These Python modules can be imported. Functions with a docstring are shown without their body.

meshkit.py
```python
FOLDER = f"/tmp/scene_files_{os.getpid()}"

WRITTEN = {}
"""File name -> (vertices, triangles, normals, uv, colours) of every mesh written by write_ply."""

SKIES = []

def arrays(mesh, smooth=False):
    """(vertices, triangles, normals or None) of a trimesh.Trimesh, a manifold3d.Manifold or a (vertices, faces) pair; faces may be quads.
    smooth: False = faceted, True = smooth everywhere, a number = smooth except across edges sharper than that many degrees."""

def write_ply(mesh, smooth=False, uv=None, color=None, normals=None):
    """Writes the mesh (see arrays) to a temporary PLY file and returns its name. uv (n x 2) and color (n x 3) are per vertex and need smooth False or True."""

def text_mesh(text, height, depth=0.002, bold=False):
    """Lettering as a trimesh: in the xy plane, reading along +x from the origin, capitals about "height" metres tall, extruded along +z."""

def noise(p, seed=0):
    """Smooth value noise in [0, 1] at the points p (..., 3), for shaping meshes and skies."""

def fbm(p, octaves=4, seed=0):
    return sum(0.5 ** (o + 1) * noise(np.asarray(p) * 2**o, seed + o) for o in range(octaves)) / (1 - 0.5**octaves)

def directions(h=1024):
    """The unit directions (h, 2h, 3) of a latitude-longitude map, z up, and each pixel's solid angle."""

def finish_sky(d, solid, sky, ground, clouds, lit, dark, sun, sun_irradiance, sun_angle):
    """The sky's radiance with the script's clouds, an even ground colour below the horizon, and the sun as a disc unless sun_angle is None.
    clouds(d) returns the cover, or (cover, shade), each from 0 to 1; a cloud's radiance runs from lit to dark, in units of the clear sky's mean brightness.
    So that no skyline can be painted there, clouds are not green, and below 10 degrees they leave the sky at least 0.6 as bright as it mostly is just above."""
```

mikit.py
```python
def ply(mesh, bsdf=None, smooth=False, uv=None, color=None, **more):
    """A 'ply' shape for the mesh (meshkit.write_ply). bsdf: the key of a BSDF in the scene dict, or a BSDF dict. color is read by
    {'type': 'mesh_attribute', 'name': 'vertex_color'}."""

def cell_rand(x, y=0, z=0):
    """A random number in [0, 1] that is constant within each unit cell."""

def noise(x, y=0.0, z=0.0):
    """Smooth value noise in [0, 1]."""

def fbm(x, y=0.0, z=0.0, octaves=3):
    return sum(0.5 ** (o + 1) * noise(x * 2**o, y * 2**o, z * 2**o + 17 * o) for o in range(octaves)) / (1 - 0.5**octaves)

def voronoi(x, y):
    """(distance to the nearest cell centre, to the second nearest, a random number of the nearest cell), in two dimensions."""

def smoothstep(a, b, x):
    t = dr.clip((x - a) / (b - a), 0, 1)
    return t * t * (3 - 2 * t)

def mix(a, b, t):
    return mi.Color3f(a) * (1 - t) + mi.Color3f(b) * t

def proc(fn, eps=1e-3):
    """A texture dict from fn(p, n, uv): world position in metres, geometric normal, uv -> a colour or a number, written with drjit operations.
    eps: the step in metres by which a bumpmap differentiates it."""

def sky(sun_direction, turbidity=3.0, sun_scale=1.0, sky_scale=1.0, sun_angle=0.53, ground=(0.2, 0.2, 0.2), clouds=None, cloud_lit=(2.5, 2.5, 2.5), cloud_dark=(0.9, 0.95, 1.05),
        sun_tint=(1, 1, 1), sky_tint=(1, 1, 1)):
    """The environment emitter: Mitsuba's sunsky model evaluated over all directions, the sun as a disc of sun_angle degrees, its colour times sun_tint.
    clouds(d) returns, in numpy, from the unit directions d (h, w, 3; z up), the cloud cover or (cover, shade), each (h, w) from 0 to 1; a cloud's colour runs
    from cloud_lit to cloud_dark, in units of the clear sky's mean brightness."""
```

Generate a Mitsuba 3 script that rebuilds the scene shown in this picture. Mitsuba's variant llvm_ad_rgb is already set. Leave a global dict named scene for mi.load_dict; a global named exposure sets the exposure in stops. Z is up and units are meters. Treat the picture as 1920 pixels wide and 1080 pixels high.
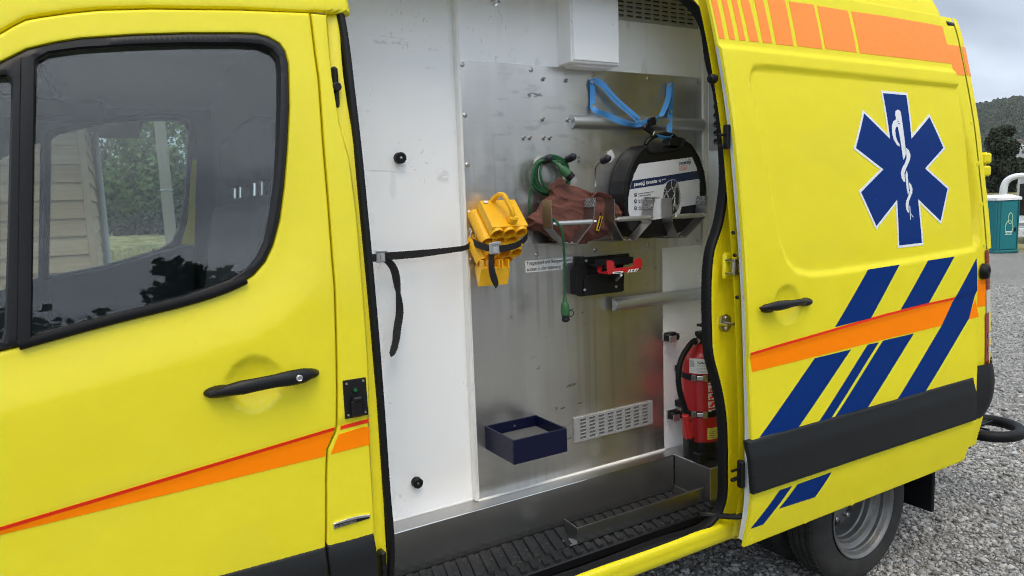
import math, random
import numpy as np, trimesh, drjit as dr, mitsuba as mi, mikit, meshkit
import manifold3d as m3
import shapely
import shapely.affinity as aff
from shapely.geometry import Polygon, LineString, Point, MultiPolygon
from scipy.spatial import Delaunay, cKDTree
from scipy.interpolate import PchipInterpolator, CubicSpline
from mikit import proc, noise, fbm, voronoi, cell_rand, smoothstep, mix

random.seed(7); rng = np.random.default_rng(7)
scene, labels = {'type': 'scene'}, {}
T = mi.ScalarTransform4f

# ---------------------------------------------------------------- camera, sky, exposure
FOC = 1360.912
MV = np.array([[0.85618319, -0.51551045, -0.03463108], [-0.09304571, -0.08790896, -0.99177342], [0.50822518, 0.852362, -0.12323221]])
CAM = np.array([0.0, -1.84, 1.85])
fwd, upv = MV.T @ [0, 0, 1.0], MV.T @ [0, -1.0, 0]
scene['camera'] = {'type': 'perspective', 'fov': 2 * math.degrees(math.atan(960 / FOC)), 'fov_axis': 'x', 'near_clip': 0.05, 'far_clip': 20000.0,
                   'to_world': T().look_at(origin=CAM.tolist(), target=(CAM + fwd).tolist(), up=upv.tolist())}


def clouds(d):
    """An overcast sky: long soft cloud banks, brightest overhead and greyer towards the horizon."""
    z = np.maximum(d[..., 2], 0.02)
    p = np.stack([d[..., 0] / (z + 0.25) * 1.1, d[..., 1] / (z + 0.25) * 2.1, np.zeros_like(z)], -1)
    a = meshkit.fbm(p + 11.3, 5, seed=3)
    return np.ones_like(z), np.clip(0.85 - 0.66 * z ** 0.8 + 0.22 * (0.35 * d[..., 0] + 0.94 * d[..., 1]) + (a - 0.5) * 1.3, 0, 1)


scene['sky'] = mikit.sky((-0.18, -0.50, 1.0), turbidity=3, sun_scale=0.20, sun_angle=30, clouds=clouds, cloud_lit=(2.62, 2.9, 3.2), cloud_dark=(0.50, 0.63, 0.84), ground=(0.25, 0.25, 0.24))
exposure = 2.52


# ---------------------------------------------------------------- helpers: keys and labels
def key_of(name, parent=None):
    base = (parent + '__' if parent else '') + name
    k, i = base, 0
    while k in scene or k in labels or any(s.startswith(k + '__') for s in scene):
        i += 1
        k = f'{base}_{i:03d}'
    return k


def obj(name, mesh, mat, parent=None, smooth=35, label=None, **kw):
    k = key_of(name, parent)
    scene[k] = mikit.ply(mesh, mat, smooth=smooth, **kw)
    if label:
        labels[k] = {'label': label}
    return k


def thing(name, label, cat, group=None):
    k = key_of(name)
    labels[k] = {'label': label, 'category': cat}
    if group:
        labels[k]['group'] = group
    return k


def solo(name, mesh, mat, label, cat, group=None, smooth=35, **kw):
    k = obj(name, mesh, mat, None, smooth, **kw)
    labels[k] = {'label': label, 'category': cat}
    if group:
        labels[k]['group'] = group
    return k


def struct(name, mesh, mat, smooth=False, kind='structure', label=None, **kw):
    k = obj(name, mesh, mat, None, smooth, **kw)
    labels[k] = {'label': label or name.replace('_', ' '), 'kind': kind}
    return k


# ---------------------------------------------------------------- helpers: measuring and meshes
def at(px, py, y):
    """The point of the plane at depth y that was measured at (px, py) of the survey picture."""
    d = MV.T @ np.array([(px - 960) / FOC, (py - 540) / FOC, 1.0])
    return CAM + d * (y - CAM[1]) / d[1]


def atx(px, py, x):
    d = MV.T @ np.array([(px - 960) / FOC, (py - 540) / FOC, 1.0])
    return CAM + d * (x - CAM[0]) / d[0]


def atz(px, py, z):
    d = MV.T @ np.array([(px - 960) / FOC, (py - 540) / FOC, 1.0])
    return CAM + d * (z - CAM[2]) / d[2]


def ats(px, py, fn):
    """The same on a curved side panel y = fn(x, z)."""
    y = 0.0
    for _ in range(24):
        p = at(px, py, y)
        y = 0.5 * y + 0.5 * float(fn(np.array([p[0]]), np.array([p[2]]))[0])
    return np.array([p[0], p[2]])


def zoomed(pts, s, ox, oy):
    return [(ox + x / s, oy + y / s) for x, y in pts]


def cat(*ms):
    ms = [m for m in ms if m is not None]
    return trimesh.util.concatenate(ms)


def rings_of(g):
    for p in getattr(g, 'geoms', [g]):
        if p.is_empty:
            continue
        yield np.array(p.exterior.coords)
        for h in p.interiors:
            yield np.array(h.coords)


def dense(r, step):
    out = []
    for a, b in zip(r[:-1], r[1:]):
        n = max(1, int(math.ceil(np.linalg.norm(b - a) / step)))
        out += [a + (b - a) * i / n for i in range(n)]
    return np.array(out)


def panel(poly, fn, step=0.03, bevel=0.0, thick=0.004, sign=1, edge=None):
    """A sheet y = fn(x, z) over a polygon in (x, z), its edge rolled over by bevel and turned in by thick. sign -1 faces +y."""
    poly = poly.buffer(0)
    edge = edge or min(step, 0.02)
    P, Bv, loops, n = [], [], [], 0
    for r in rings_of(poly):
        d = dense(r, edge)
        loops.append(np.arange(n, n + len(d)))
        P.append(d); Bv.append(np.full(len(d), bevel)); n += len(d)
    inner = poly
    if bevel:
        for q in (0.35, 1.0):
            inner = poly.buffer(-bevel * q)
            for r in rings_of(inner):
                d = dense(r, edge)
                P.append(d); Bv.append(np.full(len(d), bevel * (1 - math.sqrt(max(0, 1 - (1 - q) ** 2))))); n += len(d)
    x0, z0, x1, z1 = poly.bounds
    gx, gz = np.meshgrid(np.arange(x0 + step / 2, x1, step), np.arange(z0 + step / 2, z1, step))
    g = np.stack([gx.ravel(), gz.ravel()], 1)
    core = inner.buffer(-0.45 * min(step, edge * 2))
    g = g[shapely.contains_xy(core, g[:, 0], g[:, 1])]
    P.append(g); Bv.append(np.zeros(len(g)))
    P, Bv = np.vstack(P), np.concatenate(Bv)
    tri = Delaunay(P).simplices
    c = P[tri].mean(1)
    tri = tri[shapely.contains_xy(poly, c[:, 0], c[:, 1])]
    a, b, cc = P[tri[:, 0]], P[tri[:, 1]], P[tri[:, 2]]
    area = (b[:, 0] - a[:, 0]) * (cc[:, 1] - a[:, 1]) - (b[:, 1] - a[:, 1]) * (cc[:, 0] - a[:, 0])
    tri = tri[np.abs(area) > 1e-10]; area = area[np.abs(area) > 1e-10]
    tri = np.where((area > 0)[:, None], tri, tri[:, ::-1])       # counter-clockwise in (x, z) faces -y
    y = fn(P[:, 0], P[:, 1]) + sign * Bv
    V = np.stack([P[:, 0], y, P[:, 1]], 1)
    F = [tri]
    if thick:
        m = len(V)
        for lp in loops:
            low = V[lp] + [0, sign * thick, 0]
            V = np.vstack([V, low])
            k = np.arange(len(lp)); k2 = np.roll(k, -1)
            ccw = Polygon(P[lp]).exterior.is_ccw
            A, Bq, Cq, D = lp[k], lp[k2], m + k2, m + k
            q = np.vstack([np.stack([A, D, Cq], 1), np.stack([A, Cq, Bq], 1)])
            F.append(q)
            m += len(lp)
    F = np.vstack(F)
    mesh = trimesh.Trimesh(V, F, process=False)
    if sign < 0:
        mesh.invert()
    return mesh


def box(x0, x1, y0, y1, z0, z1, c=0.0):
    if c <= 0:
        m = trimesh.creation.box(bounds=[[x0, y0, z0], [x1, y1, z1]])
        return m
    pts = []
    for sx in (0, 1):
        for sy in (0, 1):
            for sz in (0, 1):
                X, Y, Z = (x0, x1)[sx], (y0, y1)[sy], (z0, z1)[sz]
                dx, dy, dz = (c, -c)[sx], (c, -c)[sy], (c, -c)[sz]
                pts += [(X, Y + dy, Z + dz), (X + dx, Y, Z + dz), (X + dx, Y + dy, Z)]
    return trimesh.convex.convex_hull(np.array(pts))


def place(mesh, o, ex, ey, ez):
    M = np.eye(4)
    M[:3, 0], M[:3, 1], M[:3, 2], M[:3, 3] = ex, ey, ez, o
    m = mesh.copy()
    m.apply_transform(M)
    if np.linalg.det(M[:3, :3]) < 0:
        m.invert()
    return m


def unit(v):
    v = np.asarray(v, float)
    return v / np.linalg.norm(v)


def smooth_path(pts, n=60):
    p = np.asarray(pts, float)
    d = np.r_[0, np.cumsum(np.linalg.norm(np.diff(p, axis=0), axis=1))]
    return CubicSpline(d, p)(np.linspace(0, d[-1], n))


def sweep(path, sec, ref=(0, 0, 1), closed=False, cap=True, scale=None):
    """A closed 2D section (u, v) swept along the path; u across, v along the binormal. sec may be one outline or one per point."""
    p = np.asarray(path, float)
    if closed:
        t = np.roll(p, -1, 0) - np.roll(p, 1, 0)
    else:
        t = np.gradient(p, axis=0)
    t /= np.linalg.norm(t, axis=1, keepdims=True) + 1e-12
    ref = np.asarray(ref, float)
    if ref.ndim == 1:
        u = np.zeros_like(t)
        prev = ref
        for i in range(len(p)):
            v = prev - t[i] * (prev @ t[i])
            if np.linalg.norm(v) < 1e-6:
                v = np.cross(t[i], [0.3, 0.5, 0.8])
            u[i] = unit(v); prev = u[i]
    else:
        u = ref - t * (ref * t).sum(1, keepdims=True)
        u /= np.linalg.norm(u, axis=1, keepdims=True)
    b = np.cross(t, u)
    sec = np.asarray(sec, float)
    if sec.ndim == 2:
        sec = np.repeat(sec[None], len(p), 0)
    if scale is not None:
        sec = sec * np.asarray(scale, float).reshape(len(p), 1, -1)
    n, k = len(p), sec.shape[1]
    V = p[:, None] + sec[:, :, :1] * u[:, None] + sec[:, :, 1:] * b[:, None]
    i, j = np.meshgrid(np.arange(n if closed else n - 1), np.arange(k), indexing='ij')
    i2, j2 = (i + 1) % n, (j + 1) % k
    q = np.stack([i * k + j, i2 * k + j, i2 * k + j2, i * k + j2], -1).reshape(-1, 4)
    F = np.vstack([q[:, [0, 1, 2]], q[:, [0, 2, 3]]])
    V = V.reshape(-1, 3)
    if cap and not closed:
        c0, c1 = len(V), len(V) + 1
        V = np.vstack([V, p[0], p[-1]])
        j = np.arange(k); j2 = (j + 1) % k
        F = np.vstack([F, np.stack([np.full(k, c0), j, j2], 1), np.stack([np.full(k, c1), (n - 1) * k + j2, (n - 1) * k + j], 1)])
    m = trimesh.Trimesh(V, F, process=False)
    if m.volume < 0:
        m.invert()
    return m


def circ(r, k=10, r2=None):
    a = np.arange(k) * 2 * math.pi / k
    return np.stack([r * np.cos(a), (r2 or r) * np.sin(a)], 1)


def tube(path, r, k=10, closed=False, n=None):
    if n:
        path = smooth_path(path, n)
    return sweep(path, circ(1.0, k), (0.31, 0.2, 0.93), closed, scale=np.broadcast_to(r, (len(path),)))


def cyl(a, b, r, k=16, c=0.0, r2=None):
    """A rod from a to b with a small chamfer."""
    a, b = np.asarray(a, float), np.asarray(b, float)
    L = np.linalg.norm(b - a); d = (b - a) / L
    r2 = r if r2 is None else r2
    c = min(c, L / 3)
    prof = [(0, r)] + [(L, r2)] if c <= 0 else [(0, r - c), (c, r), (L - c, r2), (L, r2 - c)]
    pts = np.array([a + d * s for s, _ in prof])
    return sweep(pts, circ(1.0, k), np.cross(d, [0.12, 0.73, 0.67]), scale=[q for _, q in prof])


def lathe(o, axis, prof, k=32, ref=(0.1, 0.2, 0.97)):
    """prof: list of (distance along the axis, radius)."""
    axis = unit(axis)
    u = unit(np.cross(axis, ref)); v = np.cross(axis, u)
    a = np.arange(k) * 2 * math.pi / k
    prof = np.array(prof, float)
    V = np.asarray(o) + prof[:, 0, None, None] * axis + prof[:, 1, None, None] * (np.cos(a)[None, :, None] * u + np.sin(a)[None, :, None] * v)
    n = len(prof)
    i, j = np.meshgrid(np.arange(n - 1), np.arange(k), indexing='ij')
    q = np.stack([i * k + j, i * k + (j + 1) % k, (i + 1) * k + (j + 1) % k, (i + 1) * k + j], -1).reshape(-1, 4)
    m = trimesh.Trimesh(V.reshape(-1, 3), np.vstack([q[:, [0, 1, 2]], q[:, [0, 2, 3]]]), process=True)
    m.remove_unreferenced_vertices()
    m.fix_normals()
    return m


def ext(poly, y0, y1, c=0.0):
    """A polygon in (x, z) as a slab from y0 (front) to y1, its front edge chamfered by c."""
    return panel(poly, lambda x, z: np.full(len(x), y0), step=0.5, bevel=c, thick=y1 - y0 - c if c else y1 - y0, edge=0.05)


def slab(poly, y0, y1, c=0.0015, edge=0.012):
    a = panel(poly, lambda x, z: np.full(len(x), y0), step=10, bevel=c, thick=y1 - y0 - 2 * c, edge=edge)
    b = panel(poly, lambda x, z: np.full(len(x), y1), step=10, bevel=c, thick=0, sign=-1, edge=edge)
    return cat(a, b)


def strap(path, wdir, w, t=0.0014, n=None):
    """A flat band: width w along wdir (one direction or one per point)."""
    p = np.asarray(path, float)
    wd = np.asarray(wdir, float)
    if n:
        if wd.ndim == 2:
            d = np.r_[0, np.cumsum(np.linalg.norm(np.diff(p, axis=0), axis=1))]
            wd = np.stack([np.interp(np.linspace(0, d[-1], n), d, wd[:, i]) for i in range(3)], 1)
        p = smooth_path(p, n)
    sec = np.array([(-w / 2, -t / 2), (-w / 6, -t / 2), (w / 6, -t / 2), (w / 2, -t / 2), (w / 2, t / 2), (w / 6, t / 2), (-w / 6, t / 2), (-w / 2, t / 2)])
    return sweep(p, sec, wd)


def rounded(x0, x1, z0, z1, r, q=6):
    return shapely.box(x0 + r, z0 + r, x1 - r, z1 - r).buffer(r, quad_segs=q)


def lettering(text, h, o, ex, ez, depth=0.0006, bold=False, width=None):
    """Flat lettering: baseline from o along ex, up along ez, raised towards ex x ez."""
    m = meshkit.text_mesh(text, h, depth, bold)
    if width:
        m.apply_scale([width / (m.bounds[1][0] - m.bounds[0][0]), 1, 1])
    ex, ez = unit(ex), unit(ez)
    return place(m, o, ex, ez, unit(np.cross(ex, ez)))


# ---------------------------------------------------------------- materials
def mat(name, **k):
    two = k.pop('two', True)
    b = {'type': 'principled', **k}
    for key in ('base_color',):
        if isinstance(b.get(key), tuple):
            b[key] = {'type': 'rgb', 'value': list(b[key])}
    scene[name] = {'type': 'twosided', 'bsdf': b} if two else b
    return name


def bump(name, fn, scale, eps=1e-3, **k):
    b = {'type': 'principled', **k}
    if isinstance(b.get('base_color'), tuple):
        b['base_color'] = {'type': 'rgb', 'value': list(b['base_color'])}
    scene[name] = {'type': 'twosided', 'bsdf': {'type': 'bumpmap', 'arbitrary': proc(fn, eps), 'scale': scale, 'bsdf': b}}
    return name


def paint_fn(p, n, uv):
    a = fbm(p.x * 9, p.y * 9, p.z * 9, 4)
    c = mix((0.735, 0.645, 0.014), (0.775, 0.685, 0.020), a)
    film = smoothstep(0.55, 0.75, fbm(p.x * 3.1 + 4, p.y * 3.1, p.z * 5.0, 4))
    return mix(c, (0.69, 0.60, 0.045), film * 0.22)


mat('yellow_paint', base_color=proc(paint_fn), roughness=0.55, specular=0.12, clearcoat=1.0, clearcoat_gloss=0.985)
mat('yellow_jamb', base_color=(0.755, 0.665, 0.010), roughness=0.36, specular=0.3, clearcoat=0.8, clearcoat_gloss=0.96)
mat('film_orange', base_color=(1.0, 0.235, 0.0), roughness=0.5, specular=0.05, clearcoat=0.2)
mat('film_red', base_color=(0.85, 0.035, 0.008), roughness=0.5, specular=0.15, clearcoat=0.2)


def block_fn(p, n, uv):
    return mix((0.93, 0.25, 0.030), (0.96, 0.29, 0.050), fbm(p.x * 60, p.y * 60, p.z * 60, 3))


mat('film_block', base_color=proc(block_fn), roughness=0.55, specular=0.3)
mat('film_blue', base_color=(0.0, 0.026, 0.165), roughness=0.5, specular=0.05, clearcoat=0.6, clearcoat_gloss=0.985)
mat('film_white', base_color=(0.68, 0.71, 0.74), roughness=0.4)
mat('black_plastic', base_color=(0.006, 0.006, 0.007), roughness=0.42, specular=0.35)
mat('dark_trim', base_color=(0.008, 0.008, 0.010), roughness=0.45, specular=0.35)
mat('rubber', base_color=(0.0045, 0.005, 0.006), roughness=0.55, specular=0.25)
mat('grey_moulding', base_color=(0.0105, 0.012, 0.0135), roughness=0.55, specular=0.28)


SMUDGES = [(at(px, py, 0.46)[0], at(px, py, 0.46)[2], w, h) for px, py, w, h in ((713, 79, .030, .009), (755, 81, .034, .010), (806, 128, .022, .007), (668, 115, .012, .006), (735, 70, .11, .0022), (830, 330, .03, .03), (700, 320, .15, .004))]


def white_fn(p, n, uv):
    smear = smoothstep(0.60, 0.78, fbm(p.x * 26, p.z * 9, p.y * 8, 4)) * smoothstep(0.52, 0.7, noise(p.x * 2.3, p.z * 2.1, 3.1))
    dot = smoothstep(0.86, 0.9, noise(p.x * 130, p.z * 90, p.y * 50)) * smoothstep(0.55, 0.7, noise(p.x * 6, p.z * 5, 1.7))
    run = smoothstep(0.66, 0.74, noise(p.x * 42, p.z * 1.3, 8.8)) * smoothstep(0.5, 0.7, noise(p.x * 3, p.z * 2.2, 5.5))
    rub = 0.0
    for (x0, z0, w, h) in SMUDGES:                                  # grey rub marks where stretchers touched the panel
        rub = rub + smoothstep(1.0, 0.4, dr.abs(p.x - x0) / w) * smoothstep(1.0, 0.3, dr.abs(p.z - z0 + 0.06 * (p.x - x0)) / h)
    rub = rub * smoothstep(0.32, 0.62, fbm(p.x * 60, p.z * 170, 1.0, 3))
    return mix((0.86, 0.87, 0.875), (0.53, 0.53, 0.52), dr.minimum(smear * 0.36 + dot * 0.4 + run * 0.16 + rub * 0.5, 0.85))


mat('white_board', base_color=proc(white_fn), roughness=0.5, specular=0.35)
mat('white_lacquer', base_color=(0.82, 0.83, 0.84), roughness=0.4, specular=0.4)
mat('white_trim', base_color=(0.74, 0.74, 0.72), roughness=0.45)


SCUFFS = [(at(px, py, 0.4335)[0], at(px, py, 0.4335)[2], w, h) for px, py, w, h in ((1072, 722, .030, .007), (1042, 768, .012, .012), (1056, 765, .016, .005), (1088, 756, .016, .004), (1010, 690, .012, .005), (1024, 632, .014, .003), (1098, 605, .010, .003), (955, 596, .020, .012), (1000, 178, .05, .012), (1085, 300, .010, .020))]


def steel_col(p, n, uv):
    streak = fbm(p.x * 22, p.z * 2.2, p.y * 3, 4)
    smear = smoothstep(0.58, 0.8, fbm(p.x * 15, p.z * 40, 2.0, 4)) * smoothstep(0.5, 0.68, noise(p.x * 4.2, p.z * 2.4, 9.0))
    scuff = smoothstep(0.70, 0.80, fbm(p.x * 26 + p.z * 14, p.z * 120 - p.x * 20, 5.0, 3)) * smoothstep(0.74, 0.84, noise(p.x * 5.5, p.z * 6.5, 2.2)) * smoothstep(1.75, 1.45, p.z)
    c = mix((0.55, 0.535, 0.505), (0.68, 0.665, 0.635), streak)
    c = c * (0.985 + 0.03 * noise(p.x * 5, p.z * 420, 1.0))
    run = smoothstep(0.55, 0.75, noise(p.x * 60, p.z * 1.5, 4.0)) * smoothstep(0.5, 0.72, noise(p.x * 4, p.z * 1.8, 7.7))
    c = mix(c, (0.40, 0.395, 0.385), dr.minimum(smear * 0.5 + run * 0.45, 0.75))
    rub = 0.0
    for (x0, z0, w, h) in SCUFFS:                                   # black rubber marks left on the plate
        rub = rub + smoothstep(1.0, 0.5, dr.abs(p.x - x0) / w) * smoothstep(1.0, 0.3, dr.abs(p.z - z0 - 0.12 * (p.x - x0)) / h)
    rub = rub * smoothstep(0.36, 0.56, fbm(p.x * 70, p.z * 210, 3.0, 3))
    return mix(c, (0.10, 0.095, 0.09), dr.minimum(scuff * 0.6 + rub * 0.75, 0.85))


def steel_rough(p, n, uv):
    smear = smoothstep(0.5, 0.8, fbm(p.x * 14, p.z * 6, 2.0, 4))
    return 0.28 + 0.13 * smear + 0.05 * noise(p.x * 3, p.z * 260, 1.0)


mat('brushed_steel', base_color=proc(steel_col), roughness=proc(steel_rough), metallic=0.93, specular=0.5)
mat('steel', base_color=(0.50, 0.49, 0.48), roughness=0.30, metallic=1.0)
mat('bracket_steel', base_color=(0.34, 0.33, 0.32), roughness=0.36, metallic=0.95)
mat('chrome', base_color=(0.75, 0.75, 0.75), roughness=0.12, metallic=1.0)
mat('aluminium', base_color=(0.56, 0.57, 0.58), roughness=0.36, metallic=0.85)
mat('anodised', base_color=(0.36, 0.365, 0.37), roughness=0.45, metallic=0.25)
mat('grey_grille', base_color=(0.40, 0.41, 0.41), roughness=0.5, metallic=0.2)
mat('underseal_and_hole_shade', base_color=(0.032, 0.031, 0.030), roughness=0.85)  # dark underbody coat, also painted shade for rim holes and grille slots


def dimple(p, n, uv):
    s = 1 / 0.0062
    row = dr.floor(p.z * s * 1.15)
    fx = p.x * s + 0.5 * (row - 2 * dr.floor(row / 2))
    dx, dz = fx - dr.floor(fx) - 0.5, p.z * s * 1.15 - row - 0.5
    return smoothstep(0.45, 0.1, dr.sqrt(dx * dx + dz * dz)) + 9.0 * fbm(p.x * 13, p.z * 2.0, 0.0, 2)


bump('dimpled_steel', dimple, 0.00016, 8e-4, base_color=(0.56, 0.55, 0.53), roughness=0.26, metallic=0.97)


def tread_fn(p, n, uv):
    return fbm(p.x * 240, p.y * 240, p.z * 240, 2)


def tread_col(p, n, uv):
    grit = smoothstep(0.80, 0.88, noise(p.x * 210, p.y * 210, p.z * 210)) * smoothstep(0.45, 0.65, noise(p.x * 9, p.y * 9, 2.0))
    dust = smoothstep(0.5, 0.75, fbm(p.x * 18, p.y * 24, p.z * 30, 4))
    return mix(mix((0.010, 0.011, 0.013), (0.030, 0.029, 0.027), dust * 0.45), (0.20, 0.19, 0.17), grit * 0.3)


bump('tread_rubber', tread_fn, 0.0009, 1e-3, base_color=proc(tread_col), roughness=0.6, specular=0.3)
scene['window_glass'] = {'type': 'thindielectric', 'int_ior': 1.52, 'specular_transmittance': {'type': 'rgb', 'value': [0.80, 0.90, 0.88]}}
scene['clear_glass'] = {'type': 'thindielectric', 'int_ior': 1.5}
mat('cab_dark', base_color=(0.02, 0.021, 0.024), roughness=0.7)
mat('cab_grey', base_color=(0.022, 0.034, 0.037), roughness=0.7)
mat('cab_light', base_color=(0.13, 0.155, 0.155), roughness=0.8)

# ---------------------------------------------------------------- ground, gravel, hill, far things
gx_ = PchipInterpolator([-4000, 5, 12, 31, 45, 120, 160, 5000], [0, 0, -0.22, -1.0, -1.25, 0.45, 1.2, 40])
gy_ = PchipInterpolator([-4000, 12, 30, 90, 200, 5000], [0, 0, 0.12, 0.9, 2.5, 20])


def ground_z(x, y):
    return gx_(x) + gy_(y)


def gravel_col(p, n, uv):
    d1, d2, w = voronoi(p.x * 52, p.y * 52)
    e1, e2, v = voronoi(p.x * 23 + 7, p.y * 23)
    stone = mix(mix((0.20, 0.20, 0.195), (0.42, 0.415, 0.40), w), (0.46, 0.44, 0.40), smoothstep(0.8, 0.95, v) * 0.7)
    wide = fbm(p.x * 0.5, p.y * 0.5, 0.0, 4)
    g = stone * (0.50 + 0.18 * wide)
    edge = p.y - 6.2 - 0.62 * dr.maximum(p.x, 0) + 1.5 * (fbm(p.x * 0.4, p.y * 0.4, 3.0, 3) - 0.5)
    far = dr.maximum(smoothstep(-0.3, 0.5, edge), smoothstep(33, 36, p.x + 3 * fbm(p.x * 0.3, p.y * 0.3, 1.0, 2)))
    t = fbm(p.x * 3.1, p.y * 3.1, 0.0, 4)
    grass = mix((0.135, 0.125, 0.055), (0.26, 0.235, 0.125), smoothstep(0.3, 0.7, t))
    grass = mix(grass, (0.075, 0.095, 0.03), smoothstep(0.5, 0.7, fbm(p.x * 0.35, p.y * 0.35, 5.0, 3)) * 0.6)
    return mix(g, grass, far)


def gravel_h(p, n, uv):
    d1, d2, w = voronoi(p.x * 52, p.y * 52)
    return smoothstep(0.7, 0.1, d1) + 0.5 * w


bump('gravel_ground', gravel_h, 0.006, 2e-3, base_color=proc(gravel_col), roughness=0.9, specular=0.2)
ax = np.unique(np.concatenate([-np.geomspace(1200, 12, 24), np.arange(-12, 40, 0.5), np.geomspace(40, 2500, 40)]))
ay = np.unique(np.concatenate([-np.geomspace(1200, 6, 24), np.arange(-6, 24, 0.5), np.geomspace(24, 2500, 40)]))
X, Y = np.meshgrid(ax, ay, indexing='ij')
V = np.stack([X, Y, ground_z(X, Y)], -1).reshape(-1, 3)
i, j = np.meshgrid(np.arange(len(ax) - 1), np.arange(len(ay) - 1), indexing='ij')
q = np.stack([i * len(ay) + j, (i + 1) * len(ay) + j, (i + 1) * len(ay) + j + 1, i * len(ay) + j + 1], -1).reshape(-1, 4)
struct('ground', (V, q), 'gravel_ground', smooth=True, label='grey gravel yard running out into dry grass')

# loose stones: three patches of single stones, laid tile by tile over the part of the yard near the vehicle
scene['gravel_stone'] = {'type': 'twosided', 'bsdf': {'type': 'principled', 'base_color': {'type': 'mesh_attribute', 'name': 'vertex_color'}, 'roughness': 0.85, 'specular': 0.25}}
TILE = 0.8


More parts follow.
